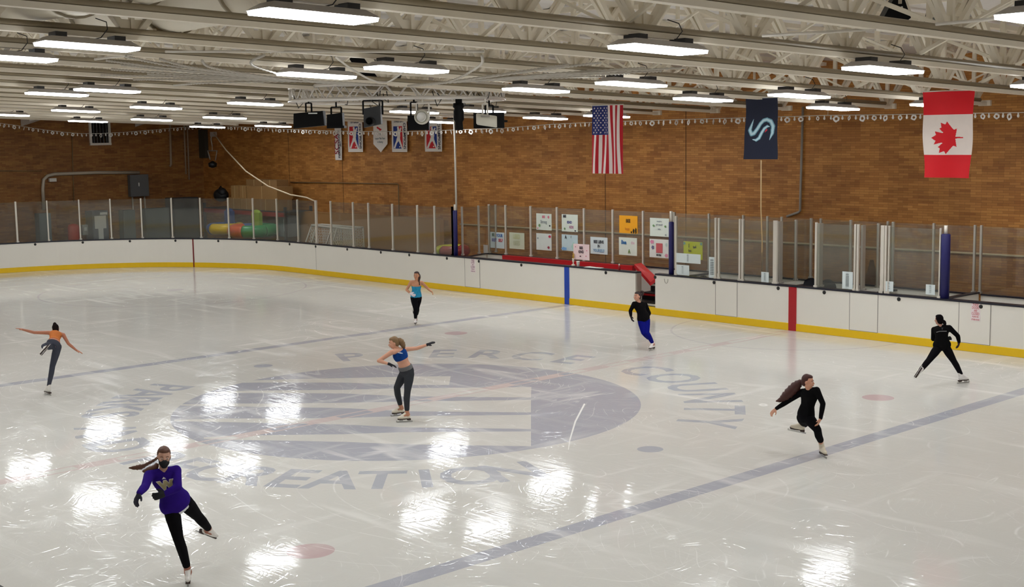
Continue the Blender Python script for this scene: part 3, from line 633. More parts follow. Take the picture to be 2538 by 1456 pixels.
P = at(1433, 661, 1, W+.06); P.z = BH; r = empty('paper_cup', P, 'white paper cup on the boards beside the gold trophy', 'cup'); q = MB(); q.lathe(P, [(.042, 0), (.055, .15), (.057, .155)], 16); q.obj('body', mat('cup_white', (226, 216, 210), .5), r); q = MB(); q.lathe(P, [(.06, .15), (.06, .165), (.045, .17)], 16); q.obj('lid', WPAINT, r)
P = at(1535, 670, 1, W+.06); P.z = BH; r = empty('bottle', P, 'small red and white bottle on the boards left of the open gate', 'bottle'); q = MB(); q.lathe(P, [(.032, 0), (.034, .1), (.03, .12), (.016, .14)], 14); q.obj('body', mat('bottle_red', (160, 24, 30), .3), r); q = MB(); q.lathe(P, [(.022, .14), (.022, .18), (.015, .185)], 12); q.obj('cap', WPAINT, r)
P = at(1472, 664, 1, W+.1); r = empty('loose_papers', (P.x, P.y, BH), 'loose white papers lying on the board top right of the blue stripe', 'papers'); q = MB(); q.box((P.x, P.y, BH+.006), (.62, .2, .008), Matrix.Rotation(.1, 3, 'Z')); q.obj('sheet', PAPER, r); q = MB(); q.box((P.x-.15, P.y, BH+.016), (.3, .18, .006), Matrix.Rotation(-.2, 3, 'Z')); q.obj('sheet', PAPER, r)
def chair(x, y, label, Y=13.9, s=1.0):
    P = at(x, y, 1, Y); z = P.z; r = empty('office_chair', (P.x, P.y, 0), label, 'chair', 'office chairs in the scorer boxes')
    q = MB(); vs = []; fs = []; n = 10
    for j in range(n+1):
        t = j/n; w = .25*s*math.sqrt(max(0, 1-(2*max(t, .5)-1)**2.6)) if t < 1 else .05
        for k in range(7):
            u = (k/6-.5)*2; vs.append((P.x+w*u, P.y+.06*(1-u*u)-.03, z-.55*s+.55*s*t))
    for j in range(n):
        for k in range(6): fs.append((j*7+k, j*7+k+1, j*7+k+8, j*7+k+7))
    b = len(vs); q.add(vs, fs, 0, True); q.add([V(v)+V((0, .06, 0)) for v in vs], [f[::-1] for f in fs], 0, True); q.obj('backrest', mat('chair_black', (34, 34, 42), .6), r)
    q = MB(); q.box((P.x, P.y-.28, z-.62*s), (.5, .5, .08)); q.obj('seat', mat('chair_black', (34, 34, 42), .6), r)
    q = MB(); q.tube([(P.x, P.y-.25, .02), (P.x, P.y-.25, z-.62*s)], .03, 8)
    for k in range(5): q.tube([(P.x, P.y-.25, .06), (P.x+.3*math.cos(k*1.257), P.y-.25+.3*math.sin(k*1.257), -.035)], .02, 6)
    q.obj('pedestal', BLACK, r)
chair(1743, 684, 'black chair back just right of the first tall white sheet', 13.7, .9); chair(2010, 690, 'black chair half hidden behind the red stripe', 13.9, .9); chair(2052, 693, 'round topped black chair right of the red stripe')
chair(1985, 712, 'low black chair directly above the red stripe', 13.5, 1.2) if 0 else None
def desk(x0, x1, y, label, Y=13.3, z=.98):
    a = at(x0, y, 1, Y); b = at(x1, y, 1, Y); r = empty('desk', ((a.x+b.x)/2, Y, 0), label, 'desk'); q = MB(); q.bbox((a.x, Y-.2, z-.04), (b.x, Y+.35, z)); q.obj('top', DGREY, r)
    q = MB(); q.bbox((a.x, Y+.3, .1), (b.x, Y+.34, z-.04)); q.obj('panel', mat('desk_grey', (96, 98, 102), .6), r)
desk(1856, 1912, 700, 'dark desk in the scorer box left of the red stripe'); desk(2140, 2184, 715, 'dark grey desk between the tall white sheet and thick post pair')
P = at(1875, 690, 1, 13.35); q = MB(); q.bbox((P.x-.12, P.y-.1, .985), (P.x+.12, P.y+.1, 1.12)); q.bbox((P.x-.09, P.y-.11, 1.12), (P.x+.05, P.y+.05, 1.15)); tag(q.obj('control_box', DGREY), 'small dark control box on the scorer desk', 'box')
P = at(2160, 690, 1, YR+.5); q = MB(); q.lathe((P.x, P.y, -.06), [(.2, 0), (.28, .2), (.28, P.z-.0), (.26, P.z+.05), (.12, P.z+.2), (.06, P.z+.5), (.05, P.z+.55)], 12); tag(q.obj('heater', mat('rust_brown', (84, 40, 16), .7)), 'dark brown bottle shaped object behind the scorer box glass', 'object')
# ------------------------------------------------------------------ wall fittings
def tubeobj(name, pts, r, m, label, cat, n=8, group=None):
    q = MB(); q.tube(pts, r, n); return tag(q.obj(name, m), label, cat, group)
yw = YB-.06
a = at(1140, 556, 1, yw); b = at(2538, 636, 1, yw)
tubeobj('wall_rail', [(a.x, yw, a.z), (b.x, yw, b.z-.0), (b.x+6, yw, b.z)], .03, mat('rail_tan', (214, 194, 156), .45), 'long thin metal rail on the brick wall behind the benches', 'rail')
a = at(1990, 265, 1, yw); b = at(1983, 525, 1, yw); c = at(1950, 537, 1, yw)
tubeobj('conduit', [(a.x, yw, a.z), (b.x, yw, b.z+.03), (b.x-.05, yw, b.z-.02), (c.x, yw, c.z)], .035, mat('grey_conduit', (150, 144, 136), .5), 'grey conduit down the brick wall right of the dark blue flag', 'pipe')
a = at(1127, 325, 1, W+.3); tubeobj('pole', [(a.x, W+.3, 2.7), (a.x, W+.3, 5.9)], .035, ALUL, 'tall white pole above the left blue padded post', 'pole')
a = at(1886, 398, 1, 11.2); b = at(1888, 680, 1, 13.5); tubeobj('rope', [a, at(1886, 520, 1, 12), at(1889, 600, 1, 12.8), b], .016, mat('rope_tan', (206, 176, 130), .7), 'tan rope hanging from the dark blue flag', 'rope')
m = mat('thin_conduit', (128, 104, 70), .6)
a = at(720, 452, 1, yw); b = at(985, 456, 1, yw); c = at(990, 560, 1, yw); tubeobj('conduit', [(a.x, yw, a.z), (b.x, yw, b.z), (b.x+.06, yw, b.z-.06), (c.x, yw, 1.6)], .02, m, 'thin brown conduit on the brick wall above the hockey goals', 'pipe')
# control joints in the brickwork
for i, px in enumerate((718, 850, 1500, 1700)): 
    x = at(px, 450, 1, YB).x; q = MB(); q.bbox((x-.012, YB-.004, 0), (x+.012, YB+.01, 6.4)); tag(q.obj('trim_%d' % (i+1), mat('joint_dark', (74, 48, 26), .8)), kind='structure')
# ------------------------------------------------------------------ left end wall
XW = XL+.04
def lw(x, y, dx=0.0): return at(x, y, 0, XW+dx)
a = lw(222, 303); b = lw(272, 357)
w0, w1 = sorted((a.y, b.y)); z1, z0 = a.z+.6, b.z
r = empty('window_1', (XW, (w0+w1)/2, (z0+z1)/2)); tag(r, kind='structure')
q = MB()
for y in (w0, w1): q.bbox((XW-.03, y-.05, z0), (XW+.06, y+.05, z1))
for z in (z0, z1): q.bbox((XW-.03, w0-.05, z-.05), (XW+.08, w1+.05, z+.05))
q.obj('window_frame', WPAINT, r)
q = MB()
for k in range(1, 6): y = w0+(w1-w0)*k/6; q.bbox((XW+.02, y-.012, z0), (XW+.04, y+.012, z1))
q.bbox((XW+.02, w0, z0+.45), (XW+.04, w1, z0+.47)); q.obj('window_bars', mat('bar_grey', (96, 98, 100), .6), r)
q = MB(); q.bbox((XW-.03, w0, z0), (XW-.01, w1, z1)); q.obj('window_pane', mat('night_glass', (18, 20, 22), .1), r)
for i, (x0, x1, yy) in enumerate(((52, 150, 314), (335, 425, 315))):
    a = lw(x0, yy); b = lw(x1, yy); q = MB(); y0_, y1_ = sorted((a.y, b.y))
    q.add([(XW, y0_, a.z), (XW+.9, y0_, a.z+.2), (XW, y0_, a.z+1.2), (XW+.9, y0_, a.z+1.2), (XW, y1_, a.z+.55), (XW+.9, y1_, a.z+.65), (XW, y1_, a.z+1.2), (XW+.9, y1_, a.z+1.2)], [(0, 1, 3, 2), (4, 6, 7, 5), (0, 4, 5, 1), (1, 5, 7, 3), (2, 3, 7, 6), (0, 2, 6, 4)])
    tag(q.obj('soffit', mat('pale_soffit', (226, 222, 216), .6)), 'pale boxed soffit high on the left end wall, %s of the barred window' % ('left' if i == 0 else 'right'), 'soffit')
tubeobj('conduit', [lw(109, 520, .06), lw(106, 470, .06), lw(108, 446, .06), lw(118, 436, .06), lw(135, 432, .06), lw(240, 428, .06), lw(345, 428, .06)], .075, STEEL, 'fat bent grey conduit leading to the electrical panel', 'pipe', 10)
def wbox(name, x0, y0, x1, y1, dep, m, label, cat, parts=()):
    a = lw(x0, y0, dep); b = lw(x1, y1, dep); y0_, y1_ = sorted((a.y, b.y)); c = V((XW+dep/2, (y0_+y1_)/2, (a.z+b.z)/2))
    r = empty(name, c, label, cat)
    q = MB(); q.bbox((XW, y0_, b.z if b.z > .9 else -.06), (XW+dep, y1_, a.z)); q.obj('body', m, r)
    q = MB(); q.bbox((XW+dep, y0_+.03, b.z+.03), (XW+dep+.015, y1_-.03, a.z-.03)); q.obj('door', m, r)
    for nm, px0, py0, px1, py1, mm in parts:
        p = lw(px0, py0, dep+.03); p2 = lw(px1, py1, dep+.03); q = MB(); q.bbox((XW+dep+.015, min(p.y, p2.y), p2.z), (XW+dep+.03, max(p.y, p2.y), p.z)); q.obj(nm, mm, r)
    return r
PG = mat('panel_grey', (96, 98, 98), .5)
wbox('electrical_panel', 322, 434, 370, 486, .25, PG, 'grey electrical panel high on the left end wall', 'electrical panel', [('handle', 343, 453, 346, 462, PAPER)])
for i, (x, y0, y1) in enumerate(((328, 486, 560), (358, 486, 540))): tubeobj('conduit', [lw(x, y0), lw(x+4, y1)], .04, STEEL, 'short grey conduit below the electrical panel, %s one' % ('left' if i == 0 else 'right'), 'pipe')
tubeobj('pipe', [lw(421, 300), lw(424, 408), lw(421, 413)], .055, mat('pale_pipe', (160, 140, 118), .5), 'thickest of three vertical pipes on the left end wall', 'pipe')
for i, (x, y1, l) in enumerate(((456, 432, 'middle'), (464, 446, 'rightmost'))): tubeobj('pipe', [lw(x, 305), lw(x+5, y1)], .035, mat('pale_pipe', (160, 140, 118), .5), '%s and thin one of three vertical pipes on the left end wall' % l, 'pipe')
a = lw(120, 448); q = MB(); q.bbox((XW, a.y, a.z-.05), (XW+.12, a.y+.32, a.z+.1)); tag(q.obj('junction_box', WPAINT), 'small white box beside the fat bent conduit', 'box')
a = lw(178, 330); tubeobj('conduit', [a, lw(183, 500)], .02, m, 'thin vertical conduit near the fat bent conduit', 'pipe')
a = lw(0, 424); tubeobj('conduit', [a, lw(104, 424)], .02, m, 'thin level conduit at the far left of the end wall', 'pipe')
wbox('cabinet', 96, 530, 132, 640, .45, GREY, 'pale grey cabinet behind the leftmost glass panes', 'cabinet'); wbox('cabinet', 305, 522, 340, 640, .45, mat('grey_green', (98, 108, 106), .5), 'grey green cabinet below the electrical panel', 'cabinet')
wbox('cabinet', 360, 518, 424, 640, .45, mat('grey_green', (98, 108, 106), .5), 'wide grey cabinet right of the one below the panel', 'cabinet'); wbox('machine', 228, 524, 273, 640, .7, mat('machine_grey', (92, 98, 108), .5), 'dark grey machine carrying two paper notices', 'machine', [('notice', 234, 536, 264, 566, PAPER), ('notice', 244, 567, 259, 620, PAPER), ('name_plate', 248, 527, 266, 532, PAPER)])
wbox('storage_wall_panel', 430, 492, 498, 640, .8, mat('slate', (70, 74, 78), .6), 'large dark slate coloured panel left of the inflatables', 'panel')
wbox('meter_box', 204, 558, 222, 582, .2, mat('meter_grey', (170, 174, 168), .5), 'small pale meter box left of the grey machine', 'meter box', [('dial', 209, 564, 216, 572, PAPER)])
a = lw(168, 556, .6); b = lw(197, 600, .6); r = empty('barrel', (a.x, (a.y+b.y)/2, 1), 'orange red rounded barrel behind the end glass', 'barrel'); q = MB(); rr = abs(b.y-a.y)/2; q.lathe((a.x, (a.y+b.y)/2, 0), [(rr, -.06), (rr, a.z-.15), (rr*.8, a.z-.03), (rr*.2, a.z)], 20); q.obj('body', mat('orange_red', (206, 70, 44), .5), r); q = MB(); q.lathe((a.x, (a.y+b.y)/2, 0), [(rr*1.02, .1), (rr*1.05, .15), (rr*1.02, .2)], 20); q.obj('base', BLACK, r)
# hoop frame and roof cord
def ta(x, y, Y): return at(x, y, 1, Y)
Yh = 15.2
a = ta(528, 300, Yh); q = MB(); q.box(ta(529, 333, Yh), (.5, .06, .22)); q.tube([ta(526, 330, Yh), ta(523, 345, Yh), ta(526, 362, Yh)], .03, 6); q.tube([ta(515, 374, Yh), ta(538, 374, Yh), ta(534, 398, Yh)], .03, 6); q.tube([ta(515, 374, Yh), ta(521, 396, Yh)], .03, 6); q.tube([ta(526, 362, Yh), ta(526, 374, Yh)], .02, 6)
o = q.obj('hoop_frame', mat('hoop_white', (150, 140, 130), .6)); tag(o, 'hanging white frame with tapering arms in the dark corner', 'frame')
q = MB(); q.lathe(ta(527, 408, Yh), [(.05, -.15), (.18, -.1), (.2, .05), (.1, .12), (.03, .16)], 12); sub(q, 'weight', BLACK, None, o)
q = MB(); q.bbox(ta(486, 322, 16.4), ta(509, 392, 16.4)+V((0, .18, 0))); tag(q.obj('duct', mat('duct_dark', (62, 58, 48), .6)), 'dark vertical duct in the far left corner', 'duct')
tubeobj('cord', [ta(530, 330, 15.2), ta(560, 372, 14.8), ta(610, 425, 14.2), ta(665, 462, 13.7), ta(720, 483, 13.3), ta(760, 490, 13.15), ta(779, 498, 13.05)], .028, mat('cord_cream', (208, 190, 160), .6), 'cream cord sagging from the dark corner down to the glass', 'cord')
# storage rack with cartons
RD = mat('rack_red', (150, 58, 50), .6); Yk = 15.6
a = ta(503, 514, 14.9); b = ta(690, 528, 14.9); zr = a.z-.1; r = empty('storage_rack', ((a.x+b.x)/2, 15.6, 0), 'red storage rack with a dark shelf above the inflatables', 'storage rack')
q = MB(); q.bbox((a.x, 14.9, zr-.12), (b.x+.5, 14.98, zr+.06)); q.bbox((a.x, 16.2, zr-.12), (b.x+.5, 16.28, zr+.06)); q.obj('beam', RD, r)
q = MB(); q.bbox((a.x, 14.9, zr+.06), (b.x+.5, 16.28, zr+.1)); q.obj('shelf', DGREY, r)
for x in (a.x, b.x+.4):
    for y in (14.9, 16.2): q = MB(); q.bbox((x, y, 0), (x+.1, y+.1, zr+.3)); q.obj('upright', DGREY, r)
zs = zr+.1
ROWZ = {}
def carton(x0, x1, ytop, ybot, Y, dep, label, rgb=(158, 122, 74)):
    row = 0 if ytop > 485 else 1 if ytop > 458 else 2
    a = ta(x0, ytop, Y); b = ta(x1, ybot, Y); a.z = ROWZ.setdefault(row, a.z); b.z = zs if row == 0 else ROWZ[row-1]; r = empty('cardboard_box', ((a.x+b.x)/2, Y+dep/2, b.z), label, 'cardboard box', 'cardboard boxes on the storage rack')
    q = MB(); q.bbox((a.x, Y, b.z), (b.x, Y+dep, a.z)); q.obj('carton', mat('card_%d' % rgb[0], rgb, .8, noise=.08), r)
    q = MB(); q.bbox(((a.x+b.x)/2-.03, Y-.004, b.z), ((a.x+b.x)/2+.03, Y+dep+.004, a.z+.004)); q.obj('tape', mat('tape', (176, 146, 96), .5), r)
carton(563, 596, 490, 517, 15.0, .6, 'cardboard box, bottom row far left, beside the dark bag'); carton(596, 626, 491, 519, 15.0, .6, 'cardboard box, second in the bottom row'); carton(627, 690, 490, 517, 15.1, .7, 'long cardboard box at the right of the bottom row', (140, 106, 62))
carton(572, 591, 460, 487, 15.1, .5, 'narrow cardboard box, left one of the middle row'); carton(593, 610, 460, 487, 15.1, .5, 'narrow cardboard box, second of the middle row'); carton(611, 687, 460, 486, 15.1, .8, 'long cardboard box in the middle row under the top pair', (148, 112, 66))
carton(610, 649, 445, 459, 15.4, .6, 'low cardboard box, left one of the top pair', (142, 108, 66)); carton(651, 686, 447, 459, 15.4, .6, 'low cardboard box, right one of the top pair', (142, 108, 66))
c = ta(548, 484, 15.3); q = MB(); q.ell(c, (.45, .3, .3)); q.ell(c+V((.2, -.05, .12)), (.25, .2, .22)); q.tube([c+V((-.2, 0, .25)), c+V((0, 0, .4)), c+V((.2, 0, .25))], .03, 6); tag(q.obj('bag', mat('bag_black', (16, 16, 18), .6)), 'dark bag lying left of the cardboard boxes', 'bag')
# inflatables
def inflatable(x, y, Y, R, r_, cols, label, tilt=0.0, seat=None):
    c = ta(x, y, Y); root = empty('bumper_tube', c, label, 'inflatable', 'inflatable bumper tubes')
    n = 48; kk = len(cols); a0 = PI*1.5
    for s_ in range(kk):
        q = MB(); pts = [c+V((R*math.cos(a), R*math.sin(a), 0)) for a in [-PI+2*PI*(s_+k/12)/kk for k in range(13)]]; q.tube(pts, r_, 14); q.obj('tube_segment', mat('vinyl_%d_%d_%d' % cols[s_], cols[s_], .3), root)
    q = MB(); q.lathe(c, [(R*.75, -.12), (R*.75, .02), (R*.1, .05)], 20); q.obj('floor_disc', DGREY, root)
    if seat:
        q = MB(); q.box(c+V((0, .2, .45)), (.6, .16, .6)); q.ell(c+V((0, .2, .75)), (.3, .1, .12)); q.obj('seat', mat('vinyl_%d_%d_%d' % seat, seat, .4), root)
YL_, OR, GN, BLU = (232, 196, 30), (226, 92, 40), (40, 150, 84), (60, 96, 160)
inflatable(560, 566, 14.2, .62, .24, [BLU, YL_, YL_, BLU], 'yellow and blue inflatable bumper tube under the red rack', seat=(40, 70, 130)); inflatable(628, 571, 14.3, .85, .26, [OR, OR, GN, GN, GN, BLU], 'orange and green inflatable bumper tube under the red rack', seat=(150, 180, 60))
inflatable(1122, 622, 13.75, .42, .2, [(196, 196, 40), (150, 50, 50), (150, 50, 50), (196, 196, 40)], 'yellow and red inflatable tube behind the left blue padded post', seat=None)
q = MB(); c = ta(716, 560, 15.4); q.bbox(c+V((-.45, -.3, -.45)), c+V((.35, .3, .42))); o = q.obj('storage_bin', mat('bin_grey', (112, 120, 124), .5)); tag(o, 'grey bin standing right of the inflatables', 'bin'); q = MB(); q.bbox(c+V((.1, -.32, -.2)), c+V((.2, -.3, .3))); sub(q, 'label_strip', PAPER, None, o)
q = MB(); x0 = ta(684, 560, 16.3).x; x1 = ta(1110, 560, 16.3).x; q.bbox((x0, 15.9, 0), (x1, 16.1, 2.1)); q.bbox((x0, 15.88, 2.1), (x1, 16.12, 2.14)); tag(q.obj('plywood_partition', mat('plywood', (160, 118, 70), .7)), 'brown plywood partition behind the hockey goals', 'partition')
# hockey goals
NETM = bpy.data.materials.new('net_cord')
def netmat():
    g = NT('goal_net'); out = g.t.nodes['Material Output']; tc = g.n('TexCoord'); tr = g.n('BsdfTransparent'); df = g.n('BsdfDiffuse'); df.inputs[0].default_value = (.6, .58, .52, 1)
    ck = []
    mp = g.n('Mapping'); mp.inputs['Rotation'].default_value = (.6, .5, .78); g.l(tc.outputs['Object'], mp.inputs['Vector']); sp = g.n('SeparateXYZ'); g.l(mp.outputs[0], sp.inputs[0])
    for k in range(2): ck.append(g.math('LESS_THAN', g.math('ABSOLUTE', g.math('SUBTRACT', g.math('FRACT', g.math('MULTIPLY', sp.outputs[k], 14)), .5)), .14))
    mx = g.n('MixShader'); g.l(g.math('MAXIMUM', ck[0], ck[1]), mx.inputs[0]); g.l(tr.outputs[0], mx.inputs[1]); g.l(df.outputs[0], mx.inputs[2]); g.l(mx.outputs[0], out.inputs['Surface']); return g.m
NET = netmat(); bpy.data.materials.remove(NETM)
def goal(x0, x1, yt, label, Y=14.2):
    a = ta(x0, yt, Y+.6); b = ta(x1, yt, Y+.6); w = b.x-a.x; r = empty('hockey_goal', ((a.x+b.x)/2, Y, 0), label, 'hockey goal', 'hockey goals behind the far glass')
    zt = a.z; t = .03
    # back of the goal faces the wall; mouth frame turned to the left
    q = MB(); q.tube([(a.x-.5, Y-.35, .0), (a.x, Y+.1, zt)], t, 8); q.tube([(a.x-.05, Y-.35, 0), (a.x+.35, Y+.1, zt)], t, 8); q.tube([(a.x, Y+.1, zt), (a.x, Y+.6, zt), (b.x, Y+.6, zt), (b.x, Y+.1, zt-.03), (a.x, Y+.1, zt)], t*1.4, 8); q.tube([(b.x, Y+.1, zt), (b.x+.06, Y, .02)], t, 8); q.tube([(b.x, Y+.6, zt), (b.x+.06, Y+.6, .02)], t, 8); q.obj('frame', mat('goal_white', (196, 192, 180), .5), r)
    q = MB(); q.add([(a.x, Y+.1, zt), (b.x, Y+.1, zt), (b.x+.05, Y-.1, .02), (a.x-.05, Y-.35, .02)], [(0, 1, 2, 3)]); q.add([(a.x, Y+.6, zt), (b.x, Y+.6, zt), (b.x, Y+.6, .02), (a.x, Y+.6, .02)], [(0, 1, 2, 3)]); q.add([(a.x, Y+.1, zt), (a.x, Y+.6, zt), (b.x, Y+.6, zt), (b.x, Y+.1, zt)], [(0, 1, 2, 3)]); q.add([(b.x, Y+.1, zt), (b.x, Y+.6, zt), (b.x, Y+.6, 0), (b.x, Y, 0)], [(0, 1, 2, 3)])
    q.obj('net', NET, r)
goal(798, 845, 557, 'white netted hockey goal behind the far glass, left one'); goal(849, 900, 561, 'white netted hockey goal behind the far glass, right one')
# ------------------------------------------------------------------ cloth: fine grids coloured cell by cell from a pattern
def cloth(name, P, w, h, pat, mats, wave, label, cat, nu=70, nv=110, flare=0.0, group=None, thick=.004, rod=True):
    """P: top left corner; hangs down -Z, spreads +X"""
    root = empty(name, P+V((w/2, 0, -h/2)), label, cat, group)
    for i, m in enumerate(mats): pass
    vs = []; q = MB()
    for j in range(nv+1):
        v = j/nv
        for i in range(nu+1):
            u = i/nu; x = w*(u-.5)*(1+flare*v*v)+w/2-flare*.25*w*v*v
            vs.append((P.x+x, P.y+wave(u, v), P.z-h*v))
    q.v = vs
    for j in range(nv):
        for i in range(nu):
            k = pat((i+.5)/nu, (j+.5)/nv)
            if k is None: continue
            a = j*(nu+1)+i; q.f.append([a, a+nu+1, a+nu+2, a+1]); q.m.append(k); q.sm.append(True)
    q.obj('cloth', mats, root, fix=False)
    if rod: q = MB(); q.tube([P+V((-.03, 0, .012)), P+V((w+.03, 0, .012))], .014, 6); q.obj('hanging_rod', WPAINT, root)
    return root
def fab(rgb): return mat('fabric_%d_%d_%d' % rgb, rgb, .75)
def inpoly(x, y, P):
    c = False; j = len(P)-1
    for i in range(len(P)):
        if (P[i][1] > y) != (P[j][1] > y) and x < (P[j][0]-P[i][0])*(y-P[i][1])/(P[j][1]-P[i][1])+P[i][0]: c = not c
        j = i
    return c
YFL = 10.0
def fpos(x, y, Y=YFL): return at(x, y, 1, Y)
def us(u, v):
    if u < 7/13 and v < .43:
        a = u/(7/13)*10; b = v/.43*12
        for i in range(1, 12):
            for j in range(1, 10):
                if (i+j) % 2 == 0:
                    dx = (a-j)*1.0; dy = (b-i)*1.0; r = math.hypot(dx, dy)
                    if r < .46:
                        an = (math.atan2(dy, dx)) % (2*PI/5); kk = abs(an-PI/5)/(PI/5)
                        if r < .2+.26*kk*kk: return 1
        return 2
    return 0 if int(u*13) % 2 == 0 else 1
a = fpos(1468, 263); b = fpos(1543, 263); c = fpos(1468, 430)
cloth('flag', a, b.x-a.x, a.z-c.z, us, [fab((186, 16, 34)), fab((238, 226, 222)), fab((28, 40, 110))], lambda u, v: .035*math.sin(u*19+v*2.5)*(.4+.6*v)+.03*math.sin(u*7-v*3), 'red and white striped flag with a blue starred corner hanging from the roof', 'flag', 117, 170, .06, 'flags hung from the roof')
LEAF = [(0, 1), (.17, .68), (.38, .78), (.27, .27), (.31, .24), (.53, .5), (.59, .37), (.87, .43), (.77, .15), (.79, .1), (.94, .03), (.48, -.34), (.46, -.39), (.52, -.55), (.045, -.46), (.035, -.92)]
LEAF = LEAF+[(-x, y) for x, y in LEAF[::-1]]
a = fpos(2287, 229); b = fpos(2414, 229); c = fpos(2287, 440); cw, ch = b.x-a.x, a.z-c.z
def ca(u, v):
    if v < .268 or v > .735: return 0
    return 0 if inpoly(-(v-.535)*ch/.37, -(u-.5)*cw/.37, LEAF) else 1
cloth('flag', a, cw, ch, ca, [fab((218, 14, 30)), fab((234, 222, 214))], lambda u, v: .05*math.sin(u*8+v*3)*(.3+.7*v)+.03*math.sin(v*9-u*4), 'red and white flag with a red maple leaf hanging at the right', 'flag', 150, 240, -.08, 'flags hung from the roof')
def pld(u, v, pts):
    best = 9
    for i in range(len(pts)-1):
        x0, y0, r0 = pts[i]; x1, y1, r1 = pts[i+1]; dx = (x1-x0)*.9; dy = (y1-y0)*1.45; L = dx*dx+dy*dy
        t = max(0, min(1, ((u-x0)*.9*dx+(v-y0)*1.45*dy)/L)); d = math.hypot((u-x0)*.9-dx*t, (v-y0)*1.45-dy*t)/(r0+(r1-r0)*t); best = min(best, d)
    return best
S1 = [(.26, .34, .004), (.22, .42, .03), (.17, .52, .056), (.23, .585, .054), (.32, .57, .052), (.42, .49, .05), (.5, .41, .048), (.58, .365, .048), (.68, .35, .048), (.8, .38, .052), (.87, .46, .056), (.85, .57, .046), (.76, .68, .006)]
S2 = [(.27, .672, .006), (.38, .685, .034), (.47, .65, .04), (.55, .56, .04), (.62, .495, .038), (.7, .46, .032), (.77, .465, .008)]
def kr(u, v):
    for s_ in (S1, S2):
        d = pld(u, v, s_)
        if d < .55: return 2
        if d < 1: return 1
    if pld(u, v, [(.64, .555, .008), (.69, .515, .02)]) < 1: return 3
    return 0
a = fpos(1848, 245); b = fpos(1927, 245); c = fpos(1845, 395)
cloth('flag', a, b.x-a.x, a.z-c.z, kr, [fab((16, 24, 48)), fab((104, 152, 172)), fab((184, 214, 224)), fab((200, 40, 60))], lambda u, v: .03*math.sin(u*6+v*4)*v+.02*math.sin(v*8), 'dark navy flag with a pale blue wave shaped letter S', 'flag', 120, 190, .08, 'flags hung from the roof')
# wall banners above the benches
YBN = YB-.12
FIG = [[(.36, .2), (.48, .2), (.5, .3), (.46, .36), (.38, .34)], [(.3, .34), (.5, .32), (.6, .22), (.66, .24), (.56, .42), (.54, .6), (.6, .72), (.7, .9), (.62, .9), (.5, .74), (.44, .66), (.34, .72), (.2, .9), (.1, .88), (.28, .66), (.36, .52), (.28, .42)]]
def fig(cl, cr, cb):
    def f(u, v):
        if not (.1 < u < .7 and .22 < v < .9): return 0
        vv = .18+(v-.22)*1.06
        if any(inpoly(u, vv, p) for p in FIG): return 0
        if math.hypot((u-.5)*.6, v-.84) < .022: return 0
        if v > .62 and .2 < u < .62 and abs(u-.42) < (v-.55)*.75: return cb
        return cl if u < .42+.1*(.5-v) else cr
    return f
flat = lambda u, v: .008*math.sin(u*5+v*6)
BM = [fab((232, 226, 220)), fab((204, 38, 48)), fab((28, 56, 138))]
def banner(x0, y0, x1, y1, pat, label, mats=BM, text=(), nu=50, nv=80, rod=True):
    a = at(x0, y0, 1, YBN); b = at(x1, y1, 1, YBN); w = b.x-a.x; h = a.z-b.z
    r = cloth('banner', a, w, h, pat, mats, flat, label, 'banner', nu, nv, 0, 'banners on the far wall', rod=rod)
    for (t, u, v, sz, rot, col) in text:
        q = MB(); cr, sr = math.cos(rot), math.sin(rot); put_text(q, t, sz, (a.x+w*u, a.y-.02, a.z-h*v), (cr, 0, sr), (-sr, 0, cr), 0, .004, .9); q.obj('lettering', fab(col), r)
    return r
DK = (44, 44, 70)
ch_ = ('CHAMPIONS', .85, .52, .2, -PI/2, DK)
banner(861, 296, 900, 377, fig(1, 2, 1), 'white banner with a pale figure on red and blue, left of the pointed pennant', text=[ch_, ('CITY LEAGUE', .5, .1, .1, 0, DK)])
banner(970, 295, 1010, 377, fig(2, 1, 2), 'white banner with a pale figure, blue at its left and red at its right', text=[ch_, ('STATE TEAM', .5, .08, .12, 0, DK)])
banner(1052, 296, 1096, 376, fig(1, 2, 1), 'rightmost white banner with a pale figure on red and blue', text=[ch_, ('STATE TEAM', .5, .1, .12, 0, DK)])
banner(829, 318, 848, 397, lambda u, v: 0, 'narrow white banner with tall sideways letters, leftmost of the banners', text=[('SCSA', .33, .5, .42, PI/2, (150, 40, 60)), ('PIERCE COUNTY', .68, .5, .17, PI/2, DK), ('2011', .88, .5, .12, PI/2, DK)])
banner(924, 292, 961, 378, lambda u, v: (1 if math.hypot(u-.42-.1*math.sin(v*40), (v-.32)*2) < .11 else 0) if v < .76+.24*(1-abs(u-.5)*2) else None, 'white pennant with a pointed lower edge between two figure banners', text=[('15', .5, .48, .11, 0, GY), ('League Title Team', .5, .6, .1, 0, GY), ('in Skating', .5, .7, .1, 0, GY)])
